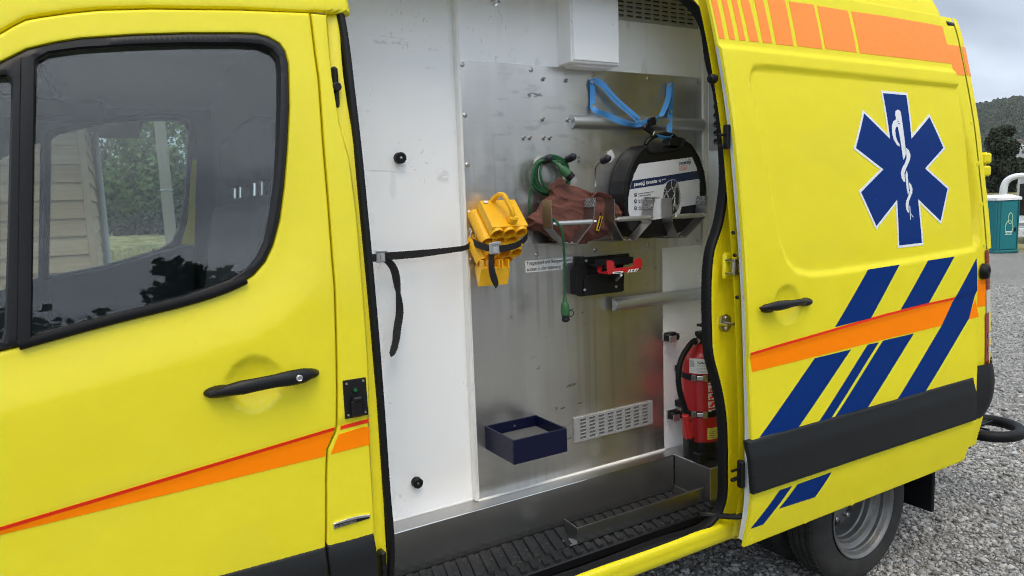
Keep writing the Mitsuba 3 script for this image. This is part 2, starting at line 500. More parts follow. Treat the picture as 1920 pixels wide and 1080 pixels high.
def stone_patch(seed, n=4400):
    r = np.random.default_rng(seed)
    base = trimesh.creation.icosphere(subdivisions=1)
    bv, bf = np.array(base.vertices), np.array(base.faces)
    size = np.clip(r.lognormal(math.log(0.0060), 0.42, n), 0.0035, 0.026)
    c = np.stack([r.uniform(0, TILE, n), r.uniform(0, TILE, n), size * r.uniform(0.1, 0.7, n)], 1)
    v = np.repeat(bv[None], n, 0)
    v = v * (1 + 0.22 * r.standard_normal((n, len(bv), 1)))
    v = v * (size[:, None] * r.uniform([0.75, 0.65, 0.45], [1.4, 1.15, 0.85], (n, 3)))[:, None, :]
    a = r.uniform(0, 2 * math.pi, n); b = r.normal(0, 0.35, n)
    ca, sa, cb, sb = np.cos(a)[:, None], np.sin(a)[:, None], np.cos(b)[:, None], np.sin(b)[:, None]
    x, y, z = v[..., 0], v[..., 1] * cb - v[..., 2] * sb, v[..., 1] * sb + v[..., 2] * cb
    v = np.stack([x * ca - y * sa, x * sa + y * ca, z], -1) + c[:, None]
    tone = np.clip(r.normal(0.30, 0.095, n), 0.10, 0.66)
    tint = np.array([1.0, 0.99, 0.965]) + r.normal(0, 0.018, (n, 1)) * [1, 0, -1.3]
    col = np.repeat((tone[:, None] * tint)[:, None], len(bv), 1)
    f = bf[None] + (np.arange(n) * len(bv))[:, None, None]
    return mikit.ply((v.reshape(-1, 3), f.reshape(-1, 3)), 'gravel_stone', smooth=True, color=np.clip(col.reshape(-1, 3), 0, 1))


for s in range(3):
    scene[f'stone_patch_{"abc"[s]}'] = {'type': 'shapegroup', 'stones': stone_patch(40 + s)}
labels['gravel'] = {'label': 'loose grey gravel stones covering the yard', 'kind': 'stuff'}
count = 0
for ix in range(0, 30):
    for iy in range(-3, 16):
        x, y = 0.8 + ix * TILE, iy * TILE
        c = np.array([x + TILE / 2, y + TILE / 2, 0]); c[2] = ground_z(c[0], c[1])
        q = MV @ (c - CAM)
        px, py = 960 + FOC * q[0] / q[2], 540 + FOC * q[1] / q[2]
        r_ = 0.6 * FOC / q[2]
        if q[2] < 0.5 or px > 1920 + r_ or py > 1080 + r_ or px < 1150 or (px + r_ < 1690 and py + r_ < 960) or q[2] > 16:
            continue                                                  # tiles out of view or behind the vehicle
        count += 1
        k = int(rng.integers(0, 4))
        scene[f'gravel__{count:03d}'] = {'type': 'instance', 'group': {'type': 'ref', 'id': f'stone_patch_{"abc"[count % 3]}'},
                                         'to_world': T().translate([x + TILE / 2, y + TILE / 2, float(ground_z(x + TILE / 2, y + TILE / 2))]).rotate([0, 0, 1], 90 * k).translate([-TILE / 2, -TILE / 2, 0])}


def leaf_fn(a, b):
    def fn(p, n, uv):
        return mix(a, b, fbm(p.x * 2.5, p.y * 2.5, p.z * 2.5, 3))
    return fn


mat('leaf_dark', base_color=proc(leaf_fn((0.016, 0.024, 0.014), (0.036, 0.047, 0.026))), roughness=0.7, specular=0.25)
mat('leaf_mid', base_color=proc(leaf_fn((0.055, 0.088, 0.026), (0.115, 0.165, 0.060))), roughness=0.65, specular=0.3)
mat('bark', base_color=proc(lambda p, n, uv: mix((0.07, 0.06, 0.05), (0.15, 0.13, 0.11), fbm(p.x * 8, p.y * 8, p.z * 2, 3))), roughness=0.9)


def crown(clumps, n, size, seed):
    """Leaf-sized triangles spread through a set of clumps (centre, radius)."""
    r = np.random.default_rng(seed)
    c = np.array([k[0] for k in clumps]); rad = np.array([k[1] for k in clumps])
    w = rad ** 2 / (rad ** 2).sum()
    which = r.choice(len(c), n, p=w)
    d = r.standard_normal((n, 3)); d /= np.linalg.norm(d, axis=1, keepdims=True)
    p = c[which] + d * (rad[which] * r.uniform(0.35, 1.08, n) ** 0.6)[:, None] * [1, 1, 0.85]
    u = r.standard_normal((n, 3)); u /= np.linalg.norm(u, axis=1, keepdims=True)
    v = np.cross(u, d + 0.6 * r.standard_normal((n, 3))); v /= np.linalg.norm(v, axis=1, keepdims=True)
    s = size * r.uniform(0.6, 1.4, (n, 1))
    V = np.stack([p - u * s * 0.5, p + v * s * 0.4, p + u * s * 0.6, p - v * s * 0.4], 1).reshape(-1, 3)
    f = np.arange(n)[:, None] * 4
    return V, np.vstack([f + [0, 1, 2], f + [0, 2, 3]])


def broad_tree(base, h, spread, n, size, seed, leaf, label, category='tree', low=0.18, conical=0.0, group=None):
    r = np.random.default_rng(seed)
    base = np.asarray(base, float)
    t = thing('tree', label, category, group)
    ms = [sweep(smooth_path([base, base + [0.05 * h * r.normal(), 0, 0.35 * h], base + [0.03 * h, 0.02 * h, 0.75 * h]], 14), circ(1, 9), scale=np.linspace(0.028 * h, 0.008 * h, 14))]
    cl = []
    for k in range(34):
        f = r.uniform(low, 0.93)
        width = spread * (math.sin(math.pi * min(1, (f - low * 0.6) / (1.04 - low * 0.6)) ** 0.8) if not conical else (1.05 - f) ** conical * 1.1)
        a = r.uniform(0, 2 * math.pi); q = width * math.sqrt(r.uniform(0.1, 1))
        c = base + [q * math.cos(a), q * math.sin(a), f * h]
        cl.append((c, r.uniform(0.10, 0.17) * h * (0.7 if f > 0.8 else 1)))
        if k % 3 == 0:
            ms.append(sweep(smooth_path([base + [0, 0, f * h * 0.65], (base + [0, 0, f * h * 0.8]) * 0.5 + c * 0.5, c], 6), circ(1, 5), scale=np.linspace(0.010 * h, 0.003 * h, 6)))
    obj('trunk', cat(*ms), 'bark', t)
    obj('crown', crown(cl, n, size, seed + 1), leaf, t, smooth=False)
    return t


# hill across the valley with its wood, in the direction seen past the vehicle's tail
hd = unit([(MV.T @ [(1878 - 960) / FOC, (240 - 540) / FOC, 1.0])[0], (MV.T @ [(1878 - 960) / FOC, (240 - 540) / FOC, 1.0])[1], 0]); hs = np.array([hd[1], -hd[0], 0])


def hill_h(s, d):
    """Height at s metres across and d metres out."""
    ridge = np.clip((d - 800) / 800, 0, 1)
    ridge = ridge * ridge * (3 - 2 * ridge)
    top = 130 + 9 * np.sin(s / 130 + 0.4) + 4 * np.sin(s / 47)
    n = meshkit.fbm(np.stack([s / 90, d / 90, 0 * s], -1), 4, seed=9)
    return 6 + ridge * top * (0.90 + 0.14 * n) - np.clip((d - 1650) / 400, 0, 1) * 40


ss, dd = np.linspace(-800, 800, 90), np.linspace(760, 2100, 90)
S, D = np.meshgrid(ss, dd, indexing='ij')
H = hill_h(S, D)
V = (S[..., None] * hs + D[..., None] * hd); V[..., 2] = H; V[0, :, 2] = V[-1, :, 2] = V[:, 0, 2] = V[:, -1, 2] = -5
i, j = np.meshgrid(np.arange(89), np.arange(89), indexing='ij')
q = np.stack([i * 90 + j, (i + 1) * 90 + j, (i + 1) * 90 + j + 1, i * 90 + j + 1], -1).reshape(-1, 4)
struct('hill', (V.reshape(-1, 3), q), 'leaf_dark', smooth=True, label='long wooded hill across the valley')
n = 9000
s_, d_ = rng.uniform(-260, 260, n), rng.uniform(860, 1680, n)
base = trimesh.creation.icosphere(subdivisions=1)
bv, bf = np.array(base.vertices), np.array(base.faces)
c = s_[:, None] * hs + d_[:, None] * hd; c[:, 2] = hill_h(s_, d_)
rad = rng.uniform(2.4, 5.0, n)
v = bv[None] * (1 + 0.22 * rng.standard_normal((n, len(bv), 1))) * rad[:, None, None] * np.stack([np.ones(n), np.ones(n), rng.uniform(0.9, 1.9, n)], 1)[:, None]
v = v + c[:, None] + [0, 0, 2.0]
tone = rng.uniform(0, 1, n)[:, None]
col = np.repeat(((1 - tone) * [0.010, 0.020, 0.016] + tone * [0.028, 0.044, 0.028])[:, None], len(bv), 1)
scene['wood_leaf'] = {'type': 'twosided', 'bsdf': {'type': 'principled', 'base_color': {'type': 'mesh_attribute', 'name': 'vertex_color'}, 'roughness': 0.85, 'specular': 0.15}}
scene['wood'] = mikit.ply((v.reshape(-1, 3), (bf[None] + (np.arange(n) * len(bv))[:, None, None]).reshape(-1, 3)), 'wood_leaf', smooth=True, color=col.reshape(-1, 3))
labels['wood'] = {'label': 'dark mixed wood covering the hillside', 'kind': 'stuff'}


def on_ground(px, py):
    d = MV.T @ np.array([(px - 960) / FOC, (py - 540) / FOC, 1.0])
    t = 1.0
    lo, hi = 2.0, 400.0
    for _ in range(60):
        t = 0.5 * (lo + hi)
        p = CAM + d * t
        lo, hi = (t, hi) if p[2] > ground_z(p[0], p[1]) else (lo, t)
    return CAM + d * t


def far(px, py, depth):
    d = MV.T @ np.array([(px - 960) / FOC, (py - 540) / FOC, 1.0])
    return CAM + d * depth


tp = far(1876, 352, 95); tp[2] = ground_z(tp[0], tp[1]) - 0.3
broad_tree(tp, 8.9, 2.3, 9000, 0.42, 5, 'leaf_dark', 'dense dark tree standing behind the turquoise portable toilet', low=0.02, conical=0.6)
tp = far(1908, 352, 120); tp[2] = ground_z(tp[0], tp[1]) - 0.3
broad_tree(tp, 4.6, 1.8, 3000, 0.4, 6, 'leaf_dark', 'low dark bushy tree behind the white coach mirror', low=0.02)

# far houses on the foot of the hill
mat('house_white', base_color=(0.62, 0.62, 0.60), roughness=0.8)
mat('house_grey', base_color=(0.36, 0.37, 0.38), roughness=0.8)
mat('roof_tile', base_color=(0.12, 0.10, 0.09), roughness=0.9)
mat('pane_dark', base_color=(0.03, 0.035, 0.04), roughness=0.15)
mat('sign_yellow', base_color=(0.75, 0.45, 0.02), roughness=0.6)
mat('sign_blue', base_color=(0.02, 0.06, 0.20), roughness=0.6)


def house(px, py, depth, w, h, label, roof=True, m='house_white', cols=3, rows=2):
    o = far(px, py, depth)
    ex = unit([MV[0, 0], MV[0, 1], 0]); ey = np.array([-ex[1], ex[0], 0])
    t = thing('house', label, 'house')
    P = lambda b: place(b, o, ex, ey, [0, 0, 1])
    obj('wall', P(box(-w / 2, w / 2, 0, w * 0.8, -6, h)), m, t)
    if roof:
        g = Polygon([(-w / 2 - .5, h), (w / 2 + .5, h), (0, h + w * 0.28)])
        obj('roof', P(ext(g, -0.5, w * 0.8 + .5)), 'roof_tile', t)
    for r_ in range(rows):
        for c_ in range(cols):
            cx, cz = -w / 2 + (c_ + 0.5) * w / cols, (r_ + 0.35) * h / rows
            obj('window', P(box(cx - w / cols * .27, cx + w / cols * .27, -0.06, 0.2, cz, cz + h / rows * 0.5)), 'pane_dark', t)


house(1893, 290, 420, 9, 5.0, 'small white house at the foot of the wooded hill', m='house_white', cols=2, rows=1)
house(1915, 283, 520, 11, 5.5, 'taller white house with dark windows at the foot of the hill', m='house_white', cols=4, rows=3)
house(1908, 292, 380, 14, 3.0, 'low grey flat roofed building below the white houses', roof=False, m='house_grey', cols=5, rows=1)
t = thing('billboard', 'yellow and blue board behind the white coach', 'billboard')
o = far(1918, 305, 200); ex = unit([MV[0, 0], MV[0, 1], 0]); ey = np.array([-ex[1], ex[0], 0])
obj('board', place(box(-2.6, 2.6, 0, 0.2, -0.5, 1.3, 0.03), o, ex, ey, [0, 0, 1]), 'sign_yellow', t, label='yellow upper board')
obj('board', place(box(-2.4, 2.6, -0.03, 0.17, -1.8, -0.6, 0.03), o, ex, ey, [0, 0, 1]), 'sign_blue', t, label='blue lower board')
for s in (-2.0, 2.0):
    obj('post', place(box(s - .1, s + .1, 0.22, 0.42, -7, 1.2), o, ex, ey, [0, 0, 1]), 'house_grey', t)

# portable toilet
mat('turquoise', base_color=(0.008, 0.17, 0.19), roughness=0.45, specular=0.4)
mat('turquoise_dark', base_color=(0.006, 0.125, 0.14), roughness=0.45)
mat('sign_lime', base_color=(0.45, 0.62, 0.40), roughness=0.6)
o = on_ground(1886, 475)
o[2] = ground_z(o[0], o[1])
ex = unit([0.95, -0.32, 0]); ey = np.array([-ex[1], ex[0], 0])
P = lambda b: place(b, o, ex, ey, [0, 0, 1])
t = thing('portable_toilet', 'turquoise portable toilet with a white roof standing on the gravel', 'portable toilet')
obj('cabin', P(box(-0.53, 0.53, 0.0, 1.06, 0.12, 2.12, 0.03)), 'turquoise', t)
obj('base', P(box(-0.57, 0.57, -0.05, 1.1, 0.0, 0.13, 0.03)), 'turquoise_dark', t)
obj('roof', P(cat(trimesh.convex.convex_hull(np.array([(-.58, -.06, 2.1), (.58, -.06, 2.1), (-.58, 1.12, 2.1), (.58, 1.12, 2.1), (-.58, -.06, 2.2), (.58, -.06, 2.2), (-.58, 1.12, 2.2), (.58, 1.12, 2.2), (-.34, .2, 2.31), (.34, .2, 2.31), (-.34, .85, 2.31), (.34, .85, 2.31)])))), 'white_lacquer', t)
obj('door', P(box(-0.34, 0.42, -0.03, 0.02, 0.16, 2.03, 0.012)), 'turquoise', t)
for s in (-0.5, 0.47):
    obj('corner_post', P(box(s, s + 0.05, -0.035, 0.0, 0.13, 2.1, 0.01)), 'turquoise_dark', t)
for s in range(4):
    obj('vent_slat', P(box(-0.5, -0.37, -0.02, 0.005, 1.72 + s * 0.08, 1.755 + s * 0.08, 0.006)), 'turquoise_dark', t)
for rr, cz, sq in ((0.17, 1.28, 0.62), (0.22, 0.92, 0.8)):
    a = np.linspace(0, 2 * math.pi, 33)[:-1]
    pth = np.stack([0.08 + rr * sq * np.cos(a) + (cz - 1.1) * 0.12, np.full(32, -0.034), cz + 0.10 + rr * 1.25 * np.sin(a)], 1)
    obj('loop_sign', P(sweep(pth, np.array([(-.013, -.004), (.013, -.004), (.013, .004), (-.013, .004)]), np.stack([np.cos(a), 0 * a, np.sin(a)], 1), closed=True)), 'sign_lime', t)
obj('sticker', P(cat(box(-0.12, 0.2, -0.034, -0.03, 0.83, 0.88), box(-0.12, 0.2, -0.034, -0.03, 0.74, 0.77))), 'film_white', t)
obj('latch', P(box(0.30, 0.38, -0.055, -0.028, 0.86, 1.02, 0.01)), 'black_plastic', t)

# white coach, its front corner in view
mat('coach_white', base_color=(0.72, 0.73, 0.74), roughness=0.25, clearcoat=0.8)
mat('coach_glass', base_color=(0.012, 0.014, 0.016), roughness=0.06, specular=0.6)
o = on_ground(1901, 457); o[2] = ground_z(o[0], o[1])
ey = unit([0.975, 0.222, 0]); ex = np.array([ey[1], -ey[0], 0])
P = lambda b: place(b, o, ex, ey, [0, 0, 1])
t = thing('coach', 'white coach with a dark windscreen and long white mirror arm', 'bus')
obj('body', P(box(0, 2.5, 0, 11.5, 0.35, 3.35, 0.16)), 'coach_white', t)
obj('windscreen', P(box(0.12, 2.38, -0.03, 0.4, 1.35, 2.85, 0.02)), 'coach_glass', t)
for k in range(5):
    obj('side_window', P(box(-0.02, 0.04, 1.0 + k * 2.0, 2.9 + k * 2.0, 1.7, 2.75, 0.01)), 'coach_glass', t)
obj('bumper', P(box(-0.03, 2.53, -0.08, 0.8, 0.3, 0.75, 0.05)), 'coach_white', t)
for s in (0.14, 1.96):
    obj('headlight', P(box(s, s + 0.4, -0.09, 0.1, 0.82, 1.05, 0.04)), 'chrome', t)
obj('fog_lamp', P(cyl((0.45, -0.1, 0.55), (0.45, 0, 0.55), 0.07)), 'chrome', t)
obj('mirror_arm', P(tube([(0.5, -0.05, 3.1), (0.15, -0.35, 3.22), (-0.3, -0.5, 3.0), (-0.42, -0.52, 2.5), (-0.44, -0.52, 2.25)], np.linspace(0.12, 0.17, 24), 10, n=24)), 'coach_white', t)
obj('mirror', P(box(-0.62, -0.26, -0.60, -0.42, 1.6, 2.3, 0.05)), 'black_plastic', t)
for yy in (2.2, 8.2):
    for s in (-0.005, 2.2):
        obj('wheel', P(cyl((s, yy, 0.48), (s + 0.3, yy, 0.48), 0.48, 24, 0.04)), 'rubber', t)

# timber cabin seen through the cab windows
mat('board_wood', base_color=proc(lambda p, n, uv: mix((0.22, 0.155, 0.105), (0.33, 0.245, 0.175), fbm(p.x * 2.2, p.y * 2.2, p.z * 40, 4))), roughness=0.85)
mat('board_wood_pale', base_color=proc(lambda p, n, uv: mix((0.26, 0.19, 0.13), (0.37, 0.28, 0.20), fbm(p.x * 2.6, p.y * 2.2, p.z * 44, 4))), roughness=0.85)
mat('trim_wood', base_color=(0.29, 0.22, 0.16), roughness=0.85)
mat('felt_roof', base_color=(0.035, 0.034, 0.036), roughness=0.9)
o = at(166, 400, 6.6); o[2] = 0
ey = unit([0.047, 1.0, 0]); ex = np.array([ey[1], -ey[0], 0])
P = lambda b: place(b, o, ex, ey, [0, 0, 1])
t = thing('timber_cabin', 'timber cabin clad in horizontal brown boards seen through the cab window', 'cabin')
obj('core', P(box(-4.2, -0.04, 0.04, 3.0, 0.0, 2.86)), 'felt_roof', t)
HB = 0.178
prof = lambda L: Polygon([(0, 0)])
for side in (0, 1):
    L = 4.3 if side == 0 else 3.0
    for k in range(16):
        z0 = 0.02 + k * HB + rng.normal(0, 0.003)
        # a lapped board: thick at its lower edge
        pts = np.array([(a, b, z) for a in (0.02, L) for b, z in ((-0.028, z0), (0.01, z0), (-0.004, z0 + HB + 0.02), (0.012, z0 + HB + 0.02))])
        if side == 0:
            m = trimesh.convex.convex_hull(pts * [-1, 1, 1])
        else:
            m = trimesh.convex.convex_hull(np.stack([-pts[:, 1], pts[:, 0], pts[:, 2]], 1))
        obj('board', P(m), 'board_wood' if rng.random() < 0.6 else 'board_wood_pale', t)
obj('corner_trim', P(box(-0.03, 0.035, -0.036, 0.06, 0, 2.87, 0.005)), 'trim_wood', t)
obj('corner_trim', P(box(-0.035, 0.04, 2.94, 3.02, 0, 2.87, 0.005)), 'trim_wood', t)
obj('roof', P(box(-4.7, 0.62, -0.5, 3.4, 2.88, 3.06, 0.02)), 'felt_roof', t)
obj('downpipe', P(cyl((0.09, 2.3, 0.0), (0.09, 2.3, 2.85), 0.04)), 'house_grey', t)

# utility pole, trees and hedge beyond the field
mat('pole_wood', base_color=(0.20, 0.19, 0.165), roughness=0.9)
pb = at(322, 452, 18.0); pb[2] = float(ground_z(pb[0], pb[1])) - 0.2
t = thing('utility_pole', 'grey wooden utility pole standing in the dry field', 'pole')
obj('post', cyl(pb, pb + [-0.05, 0, 8.5], 0.14, 16, r2=0.11), 'pole_wood', t)
obj('band', cyl(pb + [-.015, 0, 2.5], pb + [-.015, 0, 2.54], 0.146, 16), 'steel', t)
specs = [(215, 52, 9.8, 4.6, 'broad green tree left of the utility pole across the field', 0.10), (310, 58, 10.5, 4.4, 'green tree right behind the utility pole across the field', 0.08),
         (120, 66, 9.0, 4.5, 'green tree half hidden behind the timber cabin', 0.1), (420, 62, 9.0, 4.3, 'green tree across the field behind the seat backs', 0.1), (262, 70, 11.5, 4.6, 'tall green tree at the back of the row across the field', 0.1)]
for k, (px, dep, h, sp, lab, low) in enumerate(specs):
    tp = far(px, 400, dep); tp[2] = ground_z(tp[0], tp[1]) - 0.2
    broad_tree(tp, h, sp, 5200, 0.33, 60 + 3 * k, 'leaf_mid', lab, low=low, group='trees across the field')
hp = [far(x, 412, 46) for x in np.linspace(-200, 620, 30)]
cl = [(np.array([p[0] + rng.normal(0, .6), p[1] + rng.normal(0, .6), ground_z(p[0], p[1]) + 0.35 + rng.uniform(0, .35)]), rng.uniform(0.5, 0.9)) for p in hp for _ in range(2)]
solo('hedge', crown(cl, 14000, 0.26, 91), 'leaf_dark', 'dark hedge along the far side of the dry field', 'hedge', smooth=False)
# grass blades on the near part of the field
n = 26000
gx, gyy = rng.uniform(-6, 16, n), rng.uniform(7.5, 34, n)
kp = gyy > 6.8 + 0.62 * np.maximum(gx, 0)
gx, gyy = gx[kp], gyy[kp]; n = len(gx)
hh = rng.uniform(0.05, 0.16, n); aa = rng.uniform(0, 2 * math.pi, n)
bz = ground_z(gx, gyy); w = 0.012 + 0.001 * gyy
V = np.stack([np.stack([gx - w * np.cos(aa), gyy - w * np.sin(aa), bz], 1), np.stack([gx + w * np.cos(aa), gyy + w * np.sin(aa), bz], 1), np.stack([gx + rng.normal(0, .05, n), gyy + rng.normal(0, .05, n), bz + hh], 1)], 1).reshape(-1, 3)
mat('dry_grass', base_color=proc(lambda p, n, uv: mix((0.17, 0.16, 0.06), (0.33, 0.29, 0.15), fbm(p.x * 1.3, p.y * 1.3, 0.0, 3))), roughness=0.9)
struct('grass', (V, np.arange(3 * n).reshape(-1, 3)), 'dry_grass', kind='stuff', label='short dry grass of the field behind the cabin')
# trees and a hedge on the camera's side of the yard, mirrored in the cab glass and the paint
near = [(11.5, -20, 4.6, 2.4, 'low spreading dark tree nearest to the near side of the yard'), (4, -31, 6.6, 2.6, 'slim dark tree before the hedge on the near side of the yard'), (30, -28, 7.5, 3.2, 'broad dark tree at the right end of the near hedge'),
        (-16, -36, 7, 3.0, 'dark tree behind the left part of the near hedge'), (-34, -34, 8, 3.4, 'tall dark tree at the left end of the near hedge'), (20, -36, 8.4, 3.4, 'tallest dark tree behind the right part of the near hedge')]
for k, (x, y, h, sp, lab) in enumerate(near):
    broad_tree((x, y, -0.1), h, sp, 4500, 0.4, 140 + 3 * k, 'leaf_dark', lab, low=0.12, group='trees on the near side of the yard')
cl = [(np.array([x + rng.normal(0, .8), -30 - 0.004 * x * x * 0 + rng.normal(0, 1.0), ground_z(x, -30) + rng.uniform(.4, 3.1)]), rng.uniform(1.0, 1.7)) for x in np.linspace(-48, 62, 150) for _ in range(2)]
solo('hedge', crown(cl, 34000, 0.42, 97), 'leaf_dark', 'tall dark hedge closing the near side of the yard', 'hedge', smooth=False)

# ---------------------------------------------------------------- the ambulance: side profile and outer panels
BODY = PchipInterpolator([.2, .3, .5, .545, .75, .95, 1.2, 1.4, 1.6, 1.8, 2.05, 2.3, 2.5, 2.7, 2.82, 2.88], [.07, .06, .03, .022, -.008, -.008, 0, .008, .022, .042, .072, .12, .17, .24, .33, .44])
B = lambda z: BODY(np.clip(z, .2, 2.88))
bodyfn = lambda x, z: B(z)
amb = thing('ambulance', 'yellow ambulance van with its side door slid open and blue and orange markings', 'ambulance')
pick = lambda pts, fn=bodyfn: [tuple(ats(px, py, fn)) for px, py in pts]
pickz = lambda pts, s, ox, oy, fn=bodyfn: pick(zoomed(pts, s, ox, oy), fn)


def sm(t):
    t = np.clip(t, 0, 1)
    return t * t * (3 - 2 * t)


# ---- front door
rear_edge = [(581, 24), (590, 100), (597, 150), (605, 260), (615, 380), (622, 480), (627, 540), (630, 640), (631.5, 740), (631, 800), (629, 812), (614, 845), (612, 890), (611, 1020)]
top_edge = [(450, 19), (280, 17), (185, 19.5), (130, 25), (74, 33), (48, 38), (24, 50), (0, 64)]
door_poly = Polygon(pick(rear_edge[:-1]) + [tuple(ats(611, 1020, bodyfn)), (0.49, 0.52), (-0.96, 0.52), (-0.98, 1.0), (-0.93, 1.45), (-0.74, 1.62), (-0.50, 1.93), (-0.28, 2.13)] + pick(top_edge[::-1]))
win_outer_px = [(0, 117), (30, 102), (50, 92), (100, 80), (150, 72), (250, 65), (350, 62), (450, 62), (480, 63), (505, 70), (525, 82), (535, 97), (541, 120), (543, 200), (540, 280), (535, 350), (527, 415), (515, 460), (500, 492), (478, 517), (437.5, 543), (350, 572), (233, 601), (70, 643.5), (29, 654), (0, 661)]
win_outer = Polygon(pick(win_outer_px) + [(-0.66, 1.475), (-0.70, 1.50), (-0.52, 1.78), (-0.30, 2.03)])
glass_px = [(65, 130), (72, 112), (92, 100), (150, 92), (250, 86), (350, 83), (450, 83), (490, 86), (510, 95), (520, 108), (523, 130), (522.5, 200), (520, 280), (515, 345), (507, 400), (496, 452), (482, 482), (463, 505), (432, 525), (350, 554.6), (233, 584), (146, 605.6), (56, 628)]
glass = Polygon(pick(glass_px))
quarter = Polygon(pick([(0, 145), (11, 144), (17, 149), (20, 160), (13, 400), (6, 622), (0, 640)]) + [(-0.62, 1.50), (-0.46, 1.78), (-0.28, 1.99)])


def fdoor(x, z):
    """Flat skin that sinks towards the window along a crease round it, with the round dish behind the handle."""
    p = shapely.points(x, z)
    d = shapely.distance(win_outer, p)
    out = B(z) + 0.017 * sm(1 - d / 0.145) * sm((2.2 - z) / 0.5)
    cx, cz = DISH
    r = np.hypot((x - cx), (z - cz)) / 0.067
    return out + 0.020 * np.clip(1 - r ** 2, 0, 1) ** 0.62


DISH = ats(477.5, 720, bodyfn)
# the skin's concave crease above the orange stripe
s0, s1 = ats(0, 989, bodyfn), ats(631, 800, bodyfn)
fdoor_base = fdoor


def fdoor(x, z):
    line = s0[1] + (x - s0[0]) * (s1[1] - s0[1]) / (s1[0] - s0[0])
    t = (line - z)
    return fdoor_base(x, z) + 0.005 * sm((t + 0.006) / 0.026) * sm((0.45 - t) / 0.45)


fd = obj('front_door', panel(door_poly.difference(win_outer.buffer(0.001)), fdoor, step=0.0095, bevel=0.006, thick=0.035), 'yellow_paint', amb, smooth=40, label='yellow front door with dark window and orange stripe')
frame = win_outer.difference(glass).difference(quarter)
obj('window_frame', panel(frame.buffer(-0.0005), lambda x, z: fdoor_base(x, z) - 0.006, step=0.03, bevel=0.012, thick=0.02, edge=0.012), 'dark_trim', fd)
# raised division bar and belt seal
bt, bb = ats(53, 112, bodyfn), ats(45, 642, bodyfn)
bp = np.array([(bt[0] + (bb[0] - bt[0]) * q, 0, bt[1] + (bb[1] - bt[1]) * q) for q in np.linspace(0, 1, 30)])
bp[:, 1] = fdoor_base(bp[:, 0], bp[:, 2]) - 0.010
obj('division_bar', sweep(bp, np.array([(-.0135, .008), (-.0135, -.001), (-.011, -.005), (0, -.007), (.011, -.005), (.0135, -.001), (.0135, .008)]) * [1, -1], (1, 0, 0)), 'black_plastic', fd)
belt = pick([(34, 648), (70, 638), (233, 594), (350, 565), (437, 536), (462, 524)])
bp = np.array([(x, fdoor_base(np.array([x]), np.array([z]))[0] - 0.008, z) for x, z in belt])
obj('belt_seal', sweep(smooth_path(bp, 50), circ(0.012, 10, 0.008), (0, 0, 1)), 'rubber', fd)
obj('window_pane', panel(glass.buffer(0.006), lambda x, z: B(z) + 0.020, step=0.06, thick=0), 'window_glass', fd, smooth=True, label='dark tinted window pane mirroring the sky')
obj('quarter_pane', panel(quarter.buffer(0.006), lambda x, z: B(z) + 0.024, step=0.06, thick=0), 'window_glass', fd, smooth=True)


def decal(name, parent, poly, fn, m, label=None, off=0.0016, step=0.0095, smooth=40):
    poly = Polygon(poly) if not hasattr(poly, 'geom_type') else poly
    return obj(name, panel(poly.buffer(0), lambda x, z: fn(x, z) - off, step=step, thick=off * 0.8, edge=0.012), m, parent, smooth=smooth, label=label)


Q2 = lambda pts, fn=bodyfn: pickz(pts, 2, 0, 540, fn)
a = Q2([(0, 928), (1228, 630), (1243, 590), (1262, 520), (0, 897)], fdoor_base)
lft = ((-0.8, a[4][1] - (a[3][1] - a[4][1]) / (a[3][0] - a[4][0]) * (a[4][0] + 0.8)), (-0.8, a[0][1] - (a[1][1] - a[0][1]) / (a[1][0] - a[0][0]) * (a[0][0] + 0.8)))
sl_ = (a[3][1] - a[4][1]) / (a[3][0] - a[4][0])
orange = Polygon([a[0], a[1], a[2], a[3], (-0.5, a[4][1] + sl_ * (-0.5 - a[4][0])), (-0.5, a[0][1] - 0.055)]).intersection(door_poly.buffer(-0.004))
sl_ = (a[3][1] - a[4][1]) / (a[3][0] - a[4][0])
redline = LineString([(-0.5, a[4][1] + sl_ * (-0.5 - a[4][0])), (a[3][0] + .02, a[3][1] + sl_ * .02)]).buffer(0.0085)
decal('orange_stripe', fd, orange.difference(redline), fdoor, 'film_orange', 'bright orange stripe rising to the rear')
decal('red_stripe', fd, orange.intersection(redline), fdoor, 'film_red', 'red line along the top of the orange stripe')

# door handle
hp = [(392, 738), (402, 733), (425, 726.5), (470, 717.5), (520, 707.5), (560, 700), (585, 695.5), (594, 696)]
off = [-.016, -.022, -.030, -.040, -.040, -.034, -.024, -.016]
hw = [.004, .0135, .0175, .0165, .0165, .0195, .0185, .006]
path = []
for (px, py), o_ in zip(hp, off):
    x, z = ats(px, py + 6, lambda x, z: B(z) + o_)
    path.append((x, B(z) + o_, z))
path = smooth_path(path, 36)
hw_ = np.interp(np.linspace(0, 7, 36), np.arange(8), hw)
hd_ = np.interp(np.linspace(0, 7, 36), np.arange(8), [.004, .011, .012, .0095, .0095, .013, .012, .004])
hn = obj('handle', sweep(path, circ(1, 14), (0, 0, 1), scale=np.stack([hw_, hd_], 1)), 'black_plastic', fd, label='black pull handle with a lock barrel')
for (px, py), d_ in (((412, 735), .012), ((574, 703), .012)):
    x, z = ats(px, py, lambda x, z: B(z) - 0.01)
    m = trimesh.creation.icosphere(subdivisions=3); m.apply_scale([.036, .024, .015]); m.apply_translation([x, B(z) - 0.002, z])
    obj('handle_mount', m, 'black_plastic', fd)
x, z = ats(560, 708, lambda x, z: B(z) - 0.042)
obj('lock_barrel', cat(lathe((x, B(z) - .050, z), (0, 1, 0), [(0, 0.0001), (0, .0055), (.002, .006), (.006, .006)], 24), lathe((x, B(z) - .052, z), (0, 1, 0), [(.001, .0056), (0, .0068), (.001, .008), (.006, .0082)], 24)), 'chrome', fd)
